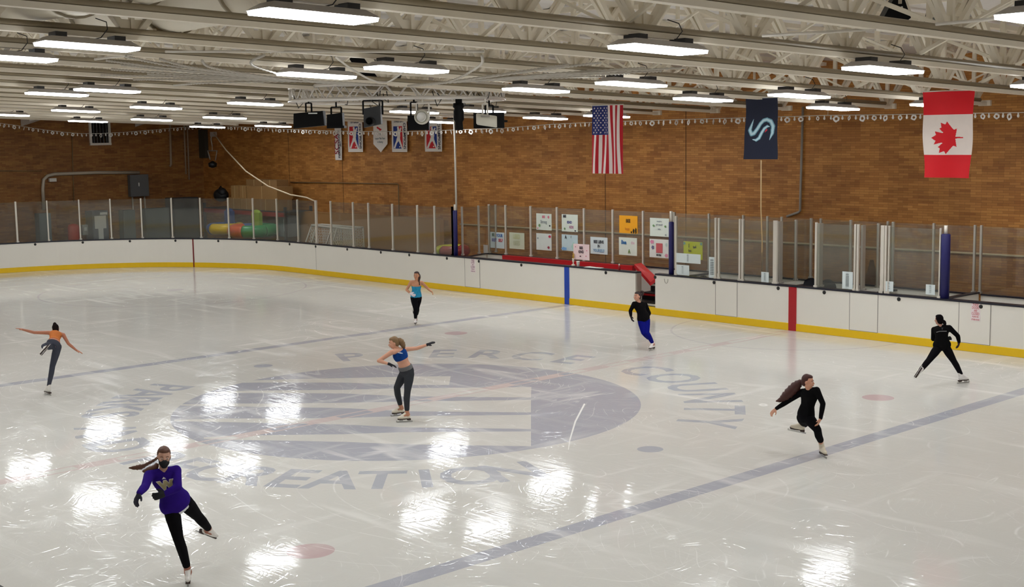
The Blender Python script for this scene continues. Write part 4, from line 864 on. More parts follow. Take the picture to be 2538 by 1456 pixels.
# ------------------------------------------------------------------ strings of bulbs and plastic rings
RING = mat('ring_plastic', (240, 238, 234), .25); BULB = mat('bulb_frost', (240, 238, 232), .25); WIRE = mat('string_wire', (206, 200, 188), .5)
def tor(R, r, nu=12, nv=6):
    q = MB(); vs = []; fs = []
    for i in range(nu):
        a = 2*PI*i/nu; rr = r*(1+.35*math.sin(i*2.3))
        for j in range(nv): b = 2*PI*j/nv; vs.append(((R+rr*math.cos(b))*math.cos(a), .5*rr*math.sin(b), (R+rr*math.cos(b))*math.sin(a)-R))
    for i in range(nu):
        for j in range(nv): fs.append((i*nv+j, i*nv+(j+1) % nv, ((i+1) % nu)*nv+(j+1) % nv, ((i+1) % nu)*nv+j))
    return q.add(vs, fs, 0, True)
ringme = tor(.055, .024).mesh('ring', RING); bm_ = MB(); bm_.lathe((0, 0, 0), [(.018, .0), (.02, -.04), (.034, -.08), (.02, -.115), (.006, -.12)], 8); bulbme = bm_.mesh('bulb', BULB)
def bulbstring(px, ax, val, step, label, hooks=()):
    P = [at(x, y, ax, val) for x, y in px]; pts = [V(p) for p in smooth([tuple(p) for p in P], 6)]
    r = empty('bulb_string', pts[0], label, 'string lights', 'strings of bulbs along the far wall')
    q = MB(); q.tube(pts, .011, 5)
    for hx, hy in hooks: a = at(hx, hy, ax, val); b = at(hx, hy-18, ax, val); q.tube([a, V((a.x, a.y, b.z))], .008, 4)
    q.obj('wire', WIRE, r)
    L = [0]
    for i in range(1, len(pts)): L.append(L[-1]+(pts[i]-pts[i-1]).length)
    s_ = .1; k = 0; j = 0
    while s_ < L[-1]:
        while L[j+1] < s_: j += 1
        p = pts[j].lerp(pts[j+1], (s_-L[j])/(L[j+1]-L[j])); isr = k % 2
        o = bpy.data.objects.new('ring' if isr else 'bulb', ringme if isr else bulbme); COL.objects.link(o); o.parent = r; sc_ = (.8+.4*random.random()) if isr else 1
        o.location = p-V(r['_abs'])-V((0, 0, .03 if isr else 0)); o.rotation_euler = (random.uniform(-.3, .3), random.uniform(-.4, .4), random.uniform(0, 3)) if isr else (0, 0, 0); o.scale = (sc_,)*3
        s_ += step/2*(.85+.3*random.random()); k += 1
    return r
bulbstring([(-30, 302), (40, 311), (110, 322), (200, 331), (290, 329), (370, 323), (450, 316), (525, 310)], 0, -34.4, .42, 'string of small bulbs and clear plastic rings sagging across the barred window')
bulbstring([(530, 314), (600, 315), (700, 320), (800, 324), (900, 326), (1020, 326), (1130, 322), (1240, 318), (1370, 308)], 1, 14.5, .54, 'string of small bulbs and plastic rings passing below the stage spotlights')
bulbstring([(1370, 308), (1460, 304), (1545, 301), (1700, 296), (1850, 292), (1960, 289), (2052, 286)], 1, 14.5, .45, 'string of small bulbs and plastic rings between the striped flag and the navy flag', [(1372, 308)])
bulbstring([(2052, 286), (2150, 285), (2290, 283), (2410, 281), (2538, 279), (2650, 278)], 1, 14.5, .37, 'string of bulbs and plastic rings running behind the maple leaf flag', [(2052, 286)])
# ------------------------------------------------------------------ round stage truss with its lamps
def dep(x, y, z): return CAM+ray(x, y)*z
M0 = dep(985, 225, 32.4); RR = 2.62; zt = dep(985, 206, 29.75).z; zb = dep(985, 242, 29.75).z
r = empty('stage_truss', (M0.x, M0.y, zb), 'round silver lattice truss hung under the roof, carrying stage spotlights', 'lighting truss')
TR = mat('truss_alu', (226, 222, 216), .25, .25)
def rp(a, R, z): return V((M0.x+R*math.cos(a), M0.y+R*math.sin(a), z))
for R in (RR, RR-.32):
    for z in (zt, zb): q = MB(); q.tube([rp(2*PI*k/72, R, z) for k in range(73)], .04, 8, caps=False); q.obj('tube', TR, r)
q = MB(); n = 56
for k in range(n):
    a = 2*PI*k/n; b = 2*PI*(k+1)/n; z0, z1 = (zt, zb) if k % 2 else (zb, zt)
    for R in (RR, RR-.32): q.tube([rp(a, R, z0), rp(b, R, z1)], .02, 5)
    for z in (zt, zb): q.tube([rp(a, RR if k % 2 else RR-.32, z), rp(b, RR-.32 if k % 2 else RR, z)], .012, 5)
q.obj('lattice', TR, r)
for k in range(14):
    q = MB()
    a = random.uniform(0, 2*PI); p = rp(a, RR-.16, zb+.1); q.tube([p, p+V((.1*math.sin(k), .1, -.12)), p+V((.25*math.sin(k*2), .15, -.2+.1*math.cos(k))), p+V((.4*math.sin(k*2), .1, .06))], .011, 5); q.obj('cable', BLACK, r)
q = MB()
for k in range(4):
    a = PI/4+k*PI/2; p = rp(a, RR-.16, zt); q.tube([p, V((p.x, p.y, RZ-RS*p.y+.1))], .012, 6)
q.obj('hanger', STEEL, r)
def lamp(label, z, parts, name='stage_light', cat='stage light'):
    """parts: (name, kind, px0, py0, px1, py1, depth size, material)"""
    x0 = sum(p[2]+p[4] for p in parts)/(2*len(parts)); y0 = sum(p[3]+p[5] for p in parts)/(2*len(parts))
    r = empty(name, dep(x0, y0, z), label, cat, 'stage lights on the round truss')
    for nm, kind, ax, ay, bx, by, d, m in parts:
        c = dep((ax+bx)/2, (ay+by)/2, z); w = (bx-ax)*z/FPX; h = (by-ay)*z/FPX; fw = V((_f.x, _f.y, 0)).normalized(); rt = V((fw.y, -fw.x, 0)); R = Matrix((rt, fw, V((0, 0, 1)))).transposed(); q = MB()
        if kind == 'box': q.box(c, (w, d, h), R)
        elif kind == 'tbox': # box with a slanted lower edge
            hx, hy, hz = w/2, d/2, h/2; q.add([c+R @ V(v) for v in ((-hx, -hy, -hz), (hx, -hy, -hz*.7), (hx, hy, -hz*.7), (-hx, hy, -hz), (-hx*.95, -hy, hz*.75), (hx*.95, -hy, hz), (hx*.95, hy, hz), (-hx*.95, hy, hz*.75))], [(0, 1, 2, 3), (4, 5, 6, 7), (0, 1, 5, 4), (1, 2, 6, 5), (2, 3, 7, 6), (3, 0, 4, 7)])
        elif kind == 'disc': q.lathe(c-fw*d/2, [(w/2, -.0), (w/2, d*.6), (w*.42, d), (w*.36, d*.8)], 20, 0, Matrix((rt, V((0, 0, 1)), -fw)).transposed())
        elif kind == 'vcyl': q.lathe(c, [(w*.3, -h/2), (w*.42, -h*.47), (w*.36, -h*.2), (w*.5, -h*.1), (w*.5, h*.2), (w*.4, h*.3), (w*.55, h*.36), (w*.5, h*.5)], 14)
        elif kind == 'hcyl': q.lathe(c, [(h/2*.8, -w/2), (h/2, -w*.44), (h/2, w*.44), (h/2*.92, w/2)], 18, 0, Matrix((fw, V((0, 0, 1)), (rt-V((0, 0, .16))).normalized())).transposed())
        elif kind == 'yoke':
            for s_ in (-1, 1): q.bar(c+rt*s_*w/2+V((0, 0, -h/2)), c+rt*s_*w/2+V((0, 0, h/2)), .03, .03)
            q.bar(c-rt*w/2+V((0, 0, h/2)), c+rt*w/2+V((0, 0, h/2)), .03, .03); q.bar(c+V((0, 0, h/2)), c+V((0, 0, h/2+.12)), .03, .03)
        q.obj(nm, m, r)
    return r
KB = mat('lamp_black', (12, 12, 13), .5, spec=.15); KW = mat('lamp_cream', (206, 202, 186), .4); KL = mat('lamp_glass', (236, 234, 228), .12)
lamp('wide black stage light box at the left end of the truss', 31.2, [('housing', 'tbox', 730, 276, 806, 318, .45, KB), ('yoke', 'yoke', 758, 256, 772, 278, .1, KB), ('name_strip', 'box', 768, 280, 790, 283, .5, PAPER)])
lamp('black stage light with a square frame, second from the left', 31.2, [('housing', 'tbox', 812, 280, 852, 318, .4, KB), ('yoke', 'yoke', 821, 266, 846, 290, .1, KB), ('colour_frame', 'box', 814, 312, 856, 318, .5, KB)])
lamp('black square stage light with a round lens facing out', 30.2, [('housing', 'tbox', 903, 263, 946, 316, .4, mat('lamp_grey', (44, 46, 48), .5)), ('lens', 'disc', 913, 291, 933, 311, .5, KB), ('yoke', 'yoke', 900, 250, 948, 284, .1, KB)])
lamp('black boxy stage light behind the round white lamp', 30.9, [('housing', 'box', 1012, 286, 1064, 323, .4, KB), ('yoke', 'yoke', 1018, 254, 1034, 288, .1, KB)])
lamp('round white lamp facing out, hung from the middle right of the truss', 30.0, [('housing', 'disc', 1029, 273, 1066, 308, .3, KW), ('lens', 'disc', 1035, 279, 1060, 302, .34, KL), ('yoke', 'yoke', 1032, 256, 1063, 290, .1, WPAINT)])
lamp('slim black vertical stage light right of the round white lamp', 30.6, [('housing', 'vcyl', 1124, 256, 1150, 323, .3, KB), ('clamp', 'box', 1129, 238, 1145, 258, .15, KB)])
lamp('black stage light box behind the white can at the right end', 31.2, [('housing', 'box', 1174, 280, 1250, 318, .4, KB), ('yoke', 'yoke', 1203, 262, 1222, 284, .1, KB), ('knob', 'box', 1249, 298, 1258, 303, .1, KB)])
lamp('white cylindrical can lamp at the right end of the truss', 30.2, [('housing', 'hcyl', 1180, 284, 1232, 313, .3, KW), ('label_plate', 'box', 1192, 286, 1214, 290, .36, SEAM), ('yoke', 'yoke', 1196, 258, 1208, 290, .1, WPAINT)])
def blackbox(px, z, label, d=.5):
    fw = V((_f.x, _f.y, 0)).normalized(); q = MB(); a = [dep(x, y, z) for x, y in px]; n = len(a); b = [p+fw*d for p in a]
    q.add(a+b, [tuple(range(n)), tuple(range(2*n-1, n-1, -1))]+[(i, n+i, n+(i+1) % n, (i+1) % n) for i in range(n)])
    r = empty('loudspeaker', sum(a, V())/n, label, 'loudspeaker', 'black loudspeakers in the roof'); q.obj('cabinet', KB, r)
    c = sum(a, V())/n; q = MB(); q.bar(c+V((0, 0, .1)), c+V((0, 0, .55)), .04, .04); q.obj('bracket', STEEL, r); return r
blackbox([(864, 143), (928, 146), (920, 158), (872, 156)], 29, 'black loudspeaker high above the middle of the stage truss', .4); blackbox([(880, 177), (993, 180), (985, 200), (905, 196)], 30.5, 'wider black loudspeaker just above the stage truss')
r = blackbox([(2188, 48), (2218, -8), (2240, -8), (2258, 44), (2248, 52)], 20.5, 'black loudspeaker in the roof at the top right', .35)
q = MB(); q.box(dep(2234, 19, 20.47), (.1, .02, .03), Matrix.Rotation(-.8, 3, 'Z')); q.obj('name_plate', PAPER, r)
c = dep(2308, 52, 21.5); q = MB(); q.tube([c+V((-.1, 0, .06)), c, c+V((.09, .0, -.08))], [.03, .07, .05], 10); o = q.obj('camera_unit', mat('unit_grey', (96, 102, 100), .5)); tag(o, 'small grey device with a looped cable beside the top right loudspeaker', 'device')
q = MB(); q.tube([c+V((-.02, 0, .07)), c+V((.08, .02, .16)), c+V((.16, .02, .12)), c+V((.14, 0, .02)), c+V((.02, 0, -.02)), c+V((-.2, 0, -.1)), c+V((-.35, 0, -.13))], .012, 6); q.tube([c+V((-.12, 0, -.02)), c+V((-.08, 0, .15)), c+V((-.06, 0, .3))], .012, 6); sub(q, 'cable', BLACK, None, o)
# ------------------------------------------------------------------ ropes fanning out above the truss
def fan(px, label, group, bead=True):
    P = [roof(x, y, d) for x, y, d in px]; pts = [V(p) for p in smooth([tuple(p) for p in P], 34)]; q = MB()
    rr = [(.013+.013*(i % 2)) if bead else .018 for i in range(len(pts))]; q.tube(pts, rr, 6); tag(q.obj('twisted_rope', mat('rope_silver', (188, 182, 170), .4, .2)), label, 'rope', group)
    return pts
LF = [(310, 140), (262, 150), (275, 172), (330, 197), (430, 212), (655, 136), (395, 146), (300, 161), (365, 184), (500, 150), (250, 186)]
for i, (x, y) in enumerate(LF):
    t = (i*37 % 11)/11
    fan([(x, y, .02), (x+(560+60*t-x)*.55, y+(198-y)*.45, .08+.05*t), (740+60*t, 200+4*t, .15), (960, 212, .16)], 'silver twisted rope fanning out from the stage truss to the left', 'ropes fanning left')
RF = [(1195, 138), (1490, 155), (1600, 168), (1700, 168), (1560, 182), (1410, 160), (1330, 172), (1500, 190), (1640, 176)]
for i, (x, y) in enumerate(RF):
    t = (i*29 % 9)/9
    fan([(x, y, .02), (x+(1180-x)*.5, y+(200-y)*.42, .08+.05*t), (1110, 203+2*t, .15), (1010, 213, .16)], 'silver twisted rope fanning out from the stage truss to the right', 'ropes fanning right')
fan([(830, 140, .0), (870, 170, .1), (920, 198, .25), (960, 204, .25), (1000, 178, .1)], 'plain grey cable looping down to the middle of the stage truss', None, False)
for (x0, y0, x1, y1, l) in ((410, 128, 1200, 128, 'long thin rod across the trusses above the stage truss'), (1890, 89, 2170, 72, 'thin rod between roof trusses left of the top right loudspeaker'), (2320, 60, 2538, 40, 'thin rod between roof trusses at the right edge'), (235, 147, 330, 136, 'short thin rod between roof trusses at the upper left')):
    a = roof(x0, y0, .0); b = roof(x1, y1, .0); q = MB(); q.tube([a, b], .022, 6); tag(q.obj('brace_rod', ALUL), l, 'rod')
# ------------------------------------------------------------------ round fabric air ducts
DUCT = mat('duct_fabric', (214, 206, 188), .6)
def duct(x, y, L, rad, label, x0=0.0):
    P = roof(x, y, -.16); c = P+V((-x0, 0, rad)); r = empty('air_duct', c, label, 'air duct', 'round air ducts in the roof')
    prof = []; n = 24
    for k in range(n+1):
        t = k/n; prof.append((rad*(1-.05*abs(math.sin(t*PI*4))), t*L))
    q = MB(); q.lathe(c, [(rad*.2, -.02)]+prof, 28, 0, Matrix((V((0, 0, 1)), V((0, 1, 0)), V((1, ANG*0, 0)))).transposed()); q.obj('tube', DUCT, r)
    for t in (0, .25, .5, .75): 
        q = MB(); R = Matrix((V((0, 0, 1)), V((0, 1, 0)), V((1, 0, 0)))).transposed(); q.lathe(c+V((t*L, 0, 0)), [(rad*.95, -.02), (rad*1.06, -.03), (rad*1.06, .03), (rad*.95, .02)], 28, 0, R); q.obj('seam_ring', mat('duct_seam', (150, 138, 114), .6), r)
duct(424, 83, 9, .58, 'fat white round air duct above the second and third roof trusses at upper left', 2.2); duct(96, 56, 7, .56, 'white round air duct in the roof at the very top left corner', .6)
# ------------------------------------------------------------------ skaters
def finish(mb, name, mats, parent, voxel=.01, it=4, fac=.5):
    """merge overlapping volumes into one continuous skin"""
    o = mb.obj('tmp_'+name, mats); m = o.modifiers.new('r', 'REMESH'); m.mode = 'VOXEL'; m.voxel_size = voxel; m.use_smooth_shade = True
    s_ = o.modifiers.new('s', 'SMOOTH'); s_.factor = fac; s_.iterations = it
    bpy.context.view_layer.update()
    me = bpy.data.meshes.new_from_object(o.evaluated_get(bpy.context.evaluated_depsgraph_get())); bpy.data.objects.remove(o)
    me.name = name; me.materials.clear(); me.materials.append(mats)
    me.polygons.foreach_set('use_smooth', [True]*len(me.polygons)); me.polygons.foreach_set('material_index', [0]*len(me.polygons))
    ob = bpy.data.objects.new(name, me); COL.objects.link(ob)
    if parent:
        ob.parent = parent
        if parent.get('_abs'): ob.location = -V(parent['_abs'])
    return ob
def loft(mb, rings, n=18):
    """rings: (centre, lateral unit, front unit, half width, half depth)"""
    vs = []; fs = []
    for c, l, f, w, d in rings:
        for k in range(n): a = 2*PI*k/n; vs.append(c+l*w*math.cos(a)+f*d*math.sin(a))
    m = len(rings)
    for j in range(m-1):
        for k in range(n): k2 = (k+1) % n; fs.append((j*n+k, j*n+k2, (j+1)*n+k2, (j+1)*n+k))
    fs.append(tuple(range(n))[::-1]); fs.append(tuple((m-1)*n+k for k in range(n)))
    return mb.add(vs, fs, 0, True)
class Skater:
    def __init__(s, ox, oy, sc, ground, o_ground=0.0):
        s.o = (ox, oy); s.sc = sc; s.G = at(ground[0], ground[1], 2, 0.0); d = CAM-s.G; d.z = 0; s.n = d.normalized(); s.r = V((-s.n.y, s.n.x, 0)); s.up = V((0, 0, 1))
    def px(s, x, y): return s.o[0]+x/s.sc, s.o[1]+y/s.sc
    def J(s, x, y, o=0.0):
        X, Y = s.px(x, y); d = ray(X, Y); t = ((s.G-CAM).dot(s.n)+o)/d.dot(s.n); return CAM+d*t
    def off(s, P): return (P-s.G).dot(s.n)
    def A(s, par, x, y, L, sign):
        """joint seen at (x,y), L metres from par, towards (+) or away from (-) the camera"""
        o0 = s.off(par); best = None
        for k in range(0, 81):
            o = o0+sign*L*k/80; P = s.J(x, y, o); e = abs((P-par).length-L)
            if best is None or e < best[0]-1e-9: best = (e, P)
        return best[1]
    def dirv(s, right, toward, up=0.0): return (s.r*right+s.n*toward+s.up*up).normalized()
TIGHT = (176, 122, 92)
def hand(mb, wr, d, pn, k=1.0, grow=0.0, curl=.5, side=1):
    """palm, four bent fingers and a thumb; d = forearm direction, pn = palm normal"""
    d = d.normalized(); pn = (pn-d*pn.dot(d)).normalized(); w = d.cross(pn)*side
    R = Matrix((w, pn, d)).transposed(); c = wr+d*.05*k; mb.ell(c, (.04*k+grow, .018*k+grow, .052*k+grow), R)
    mb.cone(wr, wr+d*.025, .025*k+grow, .026*k+grow)
    for i, (off, L) in enumerate(((-.03, .058), (-.01, .07), (.011, .066), (.03, .052))):
        a = wr+d*.085*k+w*off*k; L *= k; d1 = (d+w*off*5+pn*curl*.5).normalized(); d2 = (d+w*off*4+pn*curl*1.6).normalized()
        b = a+d1*L*.55; e = b+d2*L*.6; mb.cone(a-d1*.015, b, .0098*k+grow, .009*k+grow); mb.cone(b, e, .009*k+grow, .0078*k+grow)
    a = wr+d*.03*k-w*.03*k; b = a+(d*.6-w*.8+pn*.3).normalized()*.04*k; e = b+(d*.9-w*.3+pn*.3).normalized()*.032*k; mb.cone(a, b, .012*k+grow, .0105*k+grow); mb.cone(b, e, .0105*k+grow, .0088*k+grow)
def build(sk, label, jt, head, skin=(196, 140, 108), k=1.0, top=None, legs=(18, 18, 22), sleeves=2, hem=0.0, gloves=(None, None), hair=(52, 34, 26), style=(), legging_end=.86, tights=TIGHT, boot=(228, 224, 214), cover=True, feet=(), curl=(.5, .5), loose=0.012, extra=None, waist=None, topspan=(.0, 1.0)):
    root = empty('person', sk.G, label, 'person', 'figure skaters on the ice')
    P, N = jt['pelvis'], jt['neck']; SL, SR, HL, HR = jt['sl'], jt['sr'], jt['hl'], jt['hr']
    axis = (N-P); up = axis.normalized(); bend = jt.get('bend', V((0, 0, 0)))
    lat0 = (HR-HL).normalized(); lat1 = (SR-SL).normalized(); Hc = head['c']; hf = head['f']; hu = head['u']
    def ring(t, w, d, g=0.0):
        c = P+axis*t+bend*math.sin(PI*min(1, max(0, t)))
        la = lat0.lerp(lat1, max(0, min(1, t))); la = (la-up*la.dot(up)).normalized(); fr = la.cross(up); return (c, la, fr, w*k+g, d*k+g)
    TOR = [(-.2, .09, .08), (-.12, .135, .1), (-.02, .158, .112), (.1, .155, .11), (.24, .135, .1), (.4, .112, .086), (.55, .12, .092), (.7, .138, .1), (.82, .145, .096), (.92, .115, .078), (1.0, .056, .056)]
    def torso(mb, g=0.0, a=-9, b=9, flare=0.0):
        loft(mb, [ring(t, w+(flare if t < .2 else flare*.4 if t < .5 else 0), d+(flare if t < .2 else flare*.4 if t < .5 else 0), g) for t, w, d in TOR if a-.001 <= t <= b+.001])
    def armcaps(mb, S, E, Wr, g=0.0, upto=2.0):
        q = N+(S-N)*.25-up*.02*k; mb.cone(q, S-up*.005, .052*k+g, .05*k+g)
        if upto <= 1: mb.cone(S, S.lerp(E, upto), .05*k+g, (.05-.012*upto)*k+g); return
        mb.cone(S, S.lerp(E, .4), .05*k+g, .043*k+g); mb.cone(S.lerp(E, .4), E, .043*k+g, .037*k+g)
        mb.cone(E, E.lerp(Wr, .35), .037*k+g, .036*k+g); mb.cone(E.lerp(Wr, .35), Wr, .036*k+g, .025*k+g)
    def legcaps(mb, H, K, A_, g=0.0, upto=1.0):
        th = H.lerp(K, .35); mb.cone(H, th, .086*k+g, .083*k+g); mb.cone(th, K, .083*k+g, .056*k+g)
        ca = K.lerp(A_, .33); back = (A_-K).cross(lat0).normalized()*.012; mb.cone(K, ca+back, .056*k+g, .054*k+g); e = K.lerp(A_, upto)
        mb.cone(ca+back, e, .054*k+g, (.054-.02*min(1, max(0, (upto-.33)/.67)))*k+g)
    arms = (('l', SL), ('r', SR)); legsj = (('l', HL), ('r', HR))
    # body: one continuous skin from head to ankles
    b = MB(); torso(b)
    for s_, S in arms: armcaps(b, S, jt['e'+s_], jt['w'+s_])
    for s_, H in legsj: legcaps(b, H, jt['k'+s_], jt['a'+s_]); b.cone(P.lerp(H, .5), H, .09*k, .086*k)
    hl = hu.cross(hf).normalized(); HRm = Matrix((hl, hf, hu)).transposed()
    def hp(x, y, z): return Hc+HRm @ (V((x, y, z))*k)
    b.ell(hp(0, -.012, .015), (.073*k, .092*k, .098*k), HRm); b.ell(hp(0, .02, -.045), (.056*k, .062*k, .066*k), HRm); b.ell(hp(0, .045, -.085), (.026*k, .024*k, .02*k), HRm)
    b.cone(hp(0, .082, .002), hp(0, .097, -.024), .0095*k, .0125*k); b.ell(hp(0, .086, -.055), (.022*k, .01*k, .01*k), HRm)
    for s_ in (-1, 1): b.ell(hp(s_*.073, -.01, -.01), (.01*k, .02*k, .028*k), HRm); b.ell(hp(s_*.036, .066, -.02), (.022*k, .018*k, .018*k), HRm)
    b.cone(N-up*.02, hp(0, -.015, -.06), .05*k, .047*k)
    for i, (s_, S) in enumerate(arms):
        d = jt['f'+s_]-jt['w'+s_]; hand(b, jt['w'+s_], d, jt.get('p'+s_, sk.n), k, 0, curl[i], 1 if i else -1)
    SK = mat('skin_%d_%d_%d' % skin, skin, .5, noise=.03)
    finish(b, 'body', SK, root, .0085*k, 3)
    # face
    if head.get('face', True):
        for s_ in (-1, 1):
            q = MB(); q.ell(hp(s_*.03, .0775, .004), (.0125*k, .007*k, .0052*k), HRm); e = q.obj('eye', mat('eye_white', (222, 214, 206), .3), root)
            q = MB(); q.ell(hp(s_*.03, .0825, .004), (.0058*k, .003*k, .0052*k), HRm); sub(q, 'iris', mat('iris', (40, 28, 22), .2), root, e)
            q = MB(); q.tube([hp(s_*.016, .08, .024), hp(s_*.033, .077, .028), hp(s_*.048, .068, .023)], .0038*k, 6); q.obj('eyebrow', mat('hair_%d_%d_%d' % hair, hair, .55), root)
        q = MB(); q.ell(hp(0, .092, -.054), (.02*k, .007*k, .006*k), HRm); q.obj('lips', mat('lips', (166, 84, 80), .4), root)
    # clothes
    if top:
        q = MB(); a, e = topspan; torso(q, loose, a, e, hem)
        if waist is not None: pass
        for i, (s_, S) in enumerate(arms):
            if sleeves == 2:
                armcaps(q, S, jt['e'+s_], jt['w'+s_], loose*.8)
        TM = mat('cloth_%d_%d_%d' % top[:3], top[:3], .95, spec=.12, noise=.45 if top[2] in (190, 128) else .08, nscale=14, bump=.25)
        finish(q, 'sweater' if hem > .02 else 'top', TM, root, .011*k, 6)
    q = MB()
    loft(q, [ring(t, w, d, .011) for t, w, d in TOR if t <= (waist if waist is not None else .12)])
    for s_, H in legsj: legcaps(q, H, jt['k'+s_], jt['a'+s_], .009, legging_end); q.cone(P.lerp(H, .5), H, .1*k, .096*k)
    finish(q, 'leggings', mat('cloth_%d_%d_%d' % legs, legs, .95, spec=.12, noise=.06, nscale=14), root, .0095*k, 4)
    for i, (s_, S) in enumerate(arms):
        if gloves[i]:
            q = MB(); d = jt['f'+s_]-jt['w'+s_]; hand(q, jt['w'+s_], d, jt.get('p'+s_, sk.n), k, .0035, curl[i], 1 if i else -1); finish(q, 'glove', mat('glove_%d_%d_%d' % gloves[i], gloves[i], .8), root, .0085*k, 2)
    # hair
    HM = mat('hair_%d_%d_%d' % hair, hair, .8, spec=.06, noise=.2, nscale=30); q = MB(); q.ell(hp(0, -.032, .03), (.081*k, .084*k, .094*k), HRm); q.ell(hp(0, .0, .078), (.064*k, .07*k, .04*k), HRm); q.ell(hp(0, -.055, -.02), (.07*k, .06*k, .07*k), HRm)
    ho = finish(q, 'hair', HM, root, .011*k, 3)
    for kind, *arg in style:
        q = MB()
        if kind == 'bun': q.ell(arg[0], (.05*k, .045*k, .045*k)); q.ell(arg[0]+hu*.015, (.035*k,)*3); sub(q, 'bun', HM, root, ho)
        elif kind == 'tail':
            pts = [V(p) for p in smooth([tuple(p) for p in arg[0]], 5)]; n = len(pts); rr = []
            for i in range(n):
                t = i/(n-1); f = t*(len(arg[1])-1); j = min(int(f), len(arg[1])-2); rr.append((arg[1][j]+(arg[1][j+1]-arg[1][j])*(f-j))*(1+(arg[2] if len(arg) > 2 else 0)*math.sin(i*2.4)))
            q.tube(pts, rr, 10); sub(q, arg[3] if len(arg) > 3 else 'ponytail', HM, root, ho)
    # tights and skates
    for (s_, tdir, udir) in feet:
        A_ = jt['a'+s_]; K = jt['k'+s_]; t = tdir.normalized(); udir = udir or (K-A_); u = (udir-t*udir.dot(t)).normalized(); w = t.cross(u)
        sh = (K-A_).normalized(); q = MB(); q.cone(K.lerp(A_, max(.5, legging_end-.08)), A_+sh*.03, .043*k, .043*k if cover else .038*k)
        if cover: q.cone(A_+sh*.03, A_+w*0-u*.03-t*.012, .043*k, .049); q.cone(A_-u*.02, A_+t*.045-u*.042, .045, .04)
        finish(q, 'tights', mat('tights_%d_%d_%d' % tights, tights, .7), root, .0095, 2)
        R = Matrix((w, t, u)).transposed()
        def fp(x, y, z): return A_+w*x+t*y+u*z
        q = MB(); q.cone(A_+sh*(.02 if cover else .1)*k, fp(0, -.012, -.03), .044*k, .046); q.cone(fp(0, -.025, -.06), fp(0, .1, -.07), .042, .038); q.cone(fp(0, .1, -.07), fp(0, .155, -.076), .038, .026); q.cone(fp(0, .0, -.005), fp(0, .09, -.05), .04, .03)
        bo = finish(q, 'skate_boot', mat('boot_%d_%d_%d' % boot, boot, .4), root, .0095, 3)
        q = MB(); q.box(fp(0, .105, -.108), (.056, .14, .014), R); q.box(fp(0, -.035, -.115), (.052, .07, .028), R); q.box(fp(0, .03, -.104), (.05, .09, .016), R); sub(q, 'sole', mat('sole_brown', (52, 34, 26), .5), root, bo)
        q = MB(); q.box(fp(0, .045, -.155), (.007, .3, .022), R); q.box(fp(0, .11, -.13), (.012, .07, .04), R); q.box(fp(0, -.04, -.135), (.012, .05, .03), R); q.box(fp(0, .195, -.145), (.006, .02, .03), R); sub(q, 'blade', mat('blade_steel', (190, 190, 188), .25, .9), root, bo)
    if extra: extra(root, dict(hp=hp, HRm=HRm, ring=ring, up=up, lat=lat1, P=P, axis=axis, k=k, fr=lat1.cross(up)))
    return root
def stand(sk, along=0.0, tdir=None):   # ankle over a blade that touches the ice
    return sk.G+V((0, 0, .166))-(tdir*.045 if tdir else V((0, 0, 0)))
UP = V((0, 0, 1))
# --- skater in the purple sweater
s = Skater(300, 1080, 3.873, (467, 1450)); k = 1.0
td = s.dirv(-.05, 1); j = dict(pelvis=s.J(520, 650, .0), neck=s.J(400, 345, .16), bend=V((0, 0, 0)))
j['sl'] = s.J(268, 385, .2); j['sr'] = s.J(528, 335, .12); j['hl'] = s.J(478, 690, .04); j['hr'] = s.J(612, 640, -.06)
j['ar'] = None; j['al'] = stand(s, 0, td); j['kl'] = s.J(548, 985, .12)
j['kr'] = s.A(j['hr'], 735, 775, .40, -1); j['ar'] = s.A(j['kr'], 850, 905, .37, -1)
j['el'] = s.A(j['sl'], 232, 490, .25, 1); j['wl'] = s.A(j['el'], 178, 552, .22, 1); j['fl'] = s.J(160, 590, s.off(j['wl'])+.02); j['pl'] = s.dirv(.6, -.3, -.6)
j['er'] = s.A(j['sr'], 545, 500, .25, 1); j['wr'] = s.J(432, 556, s.off(j['er'])+.03); j['fr'] = s.J(345, 585, s.off(j['wr'])+.02); j['pr'] = s.dirv(0, -1, 0)
hc = s.J(412, 205, .2); hu = (hc-j['neck']).normalized().lerp(UP, .4).normalized(); hf = s.dirv(.08, 1, -.18); hf = (hf-hu*hf.dot(hu)).normalized()
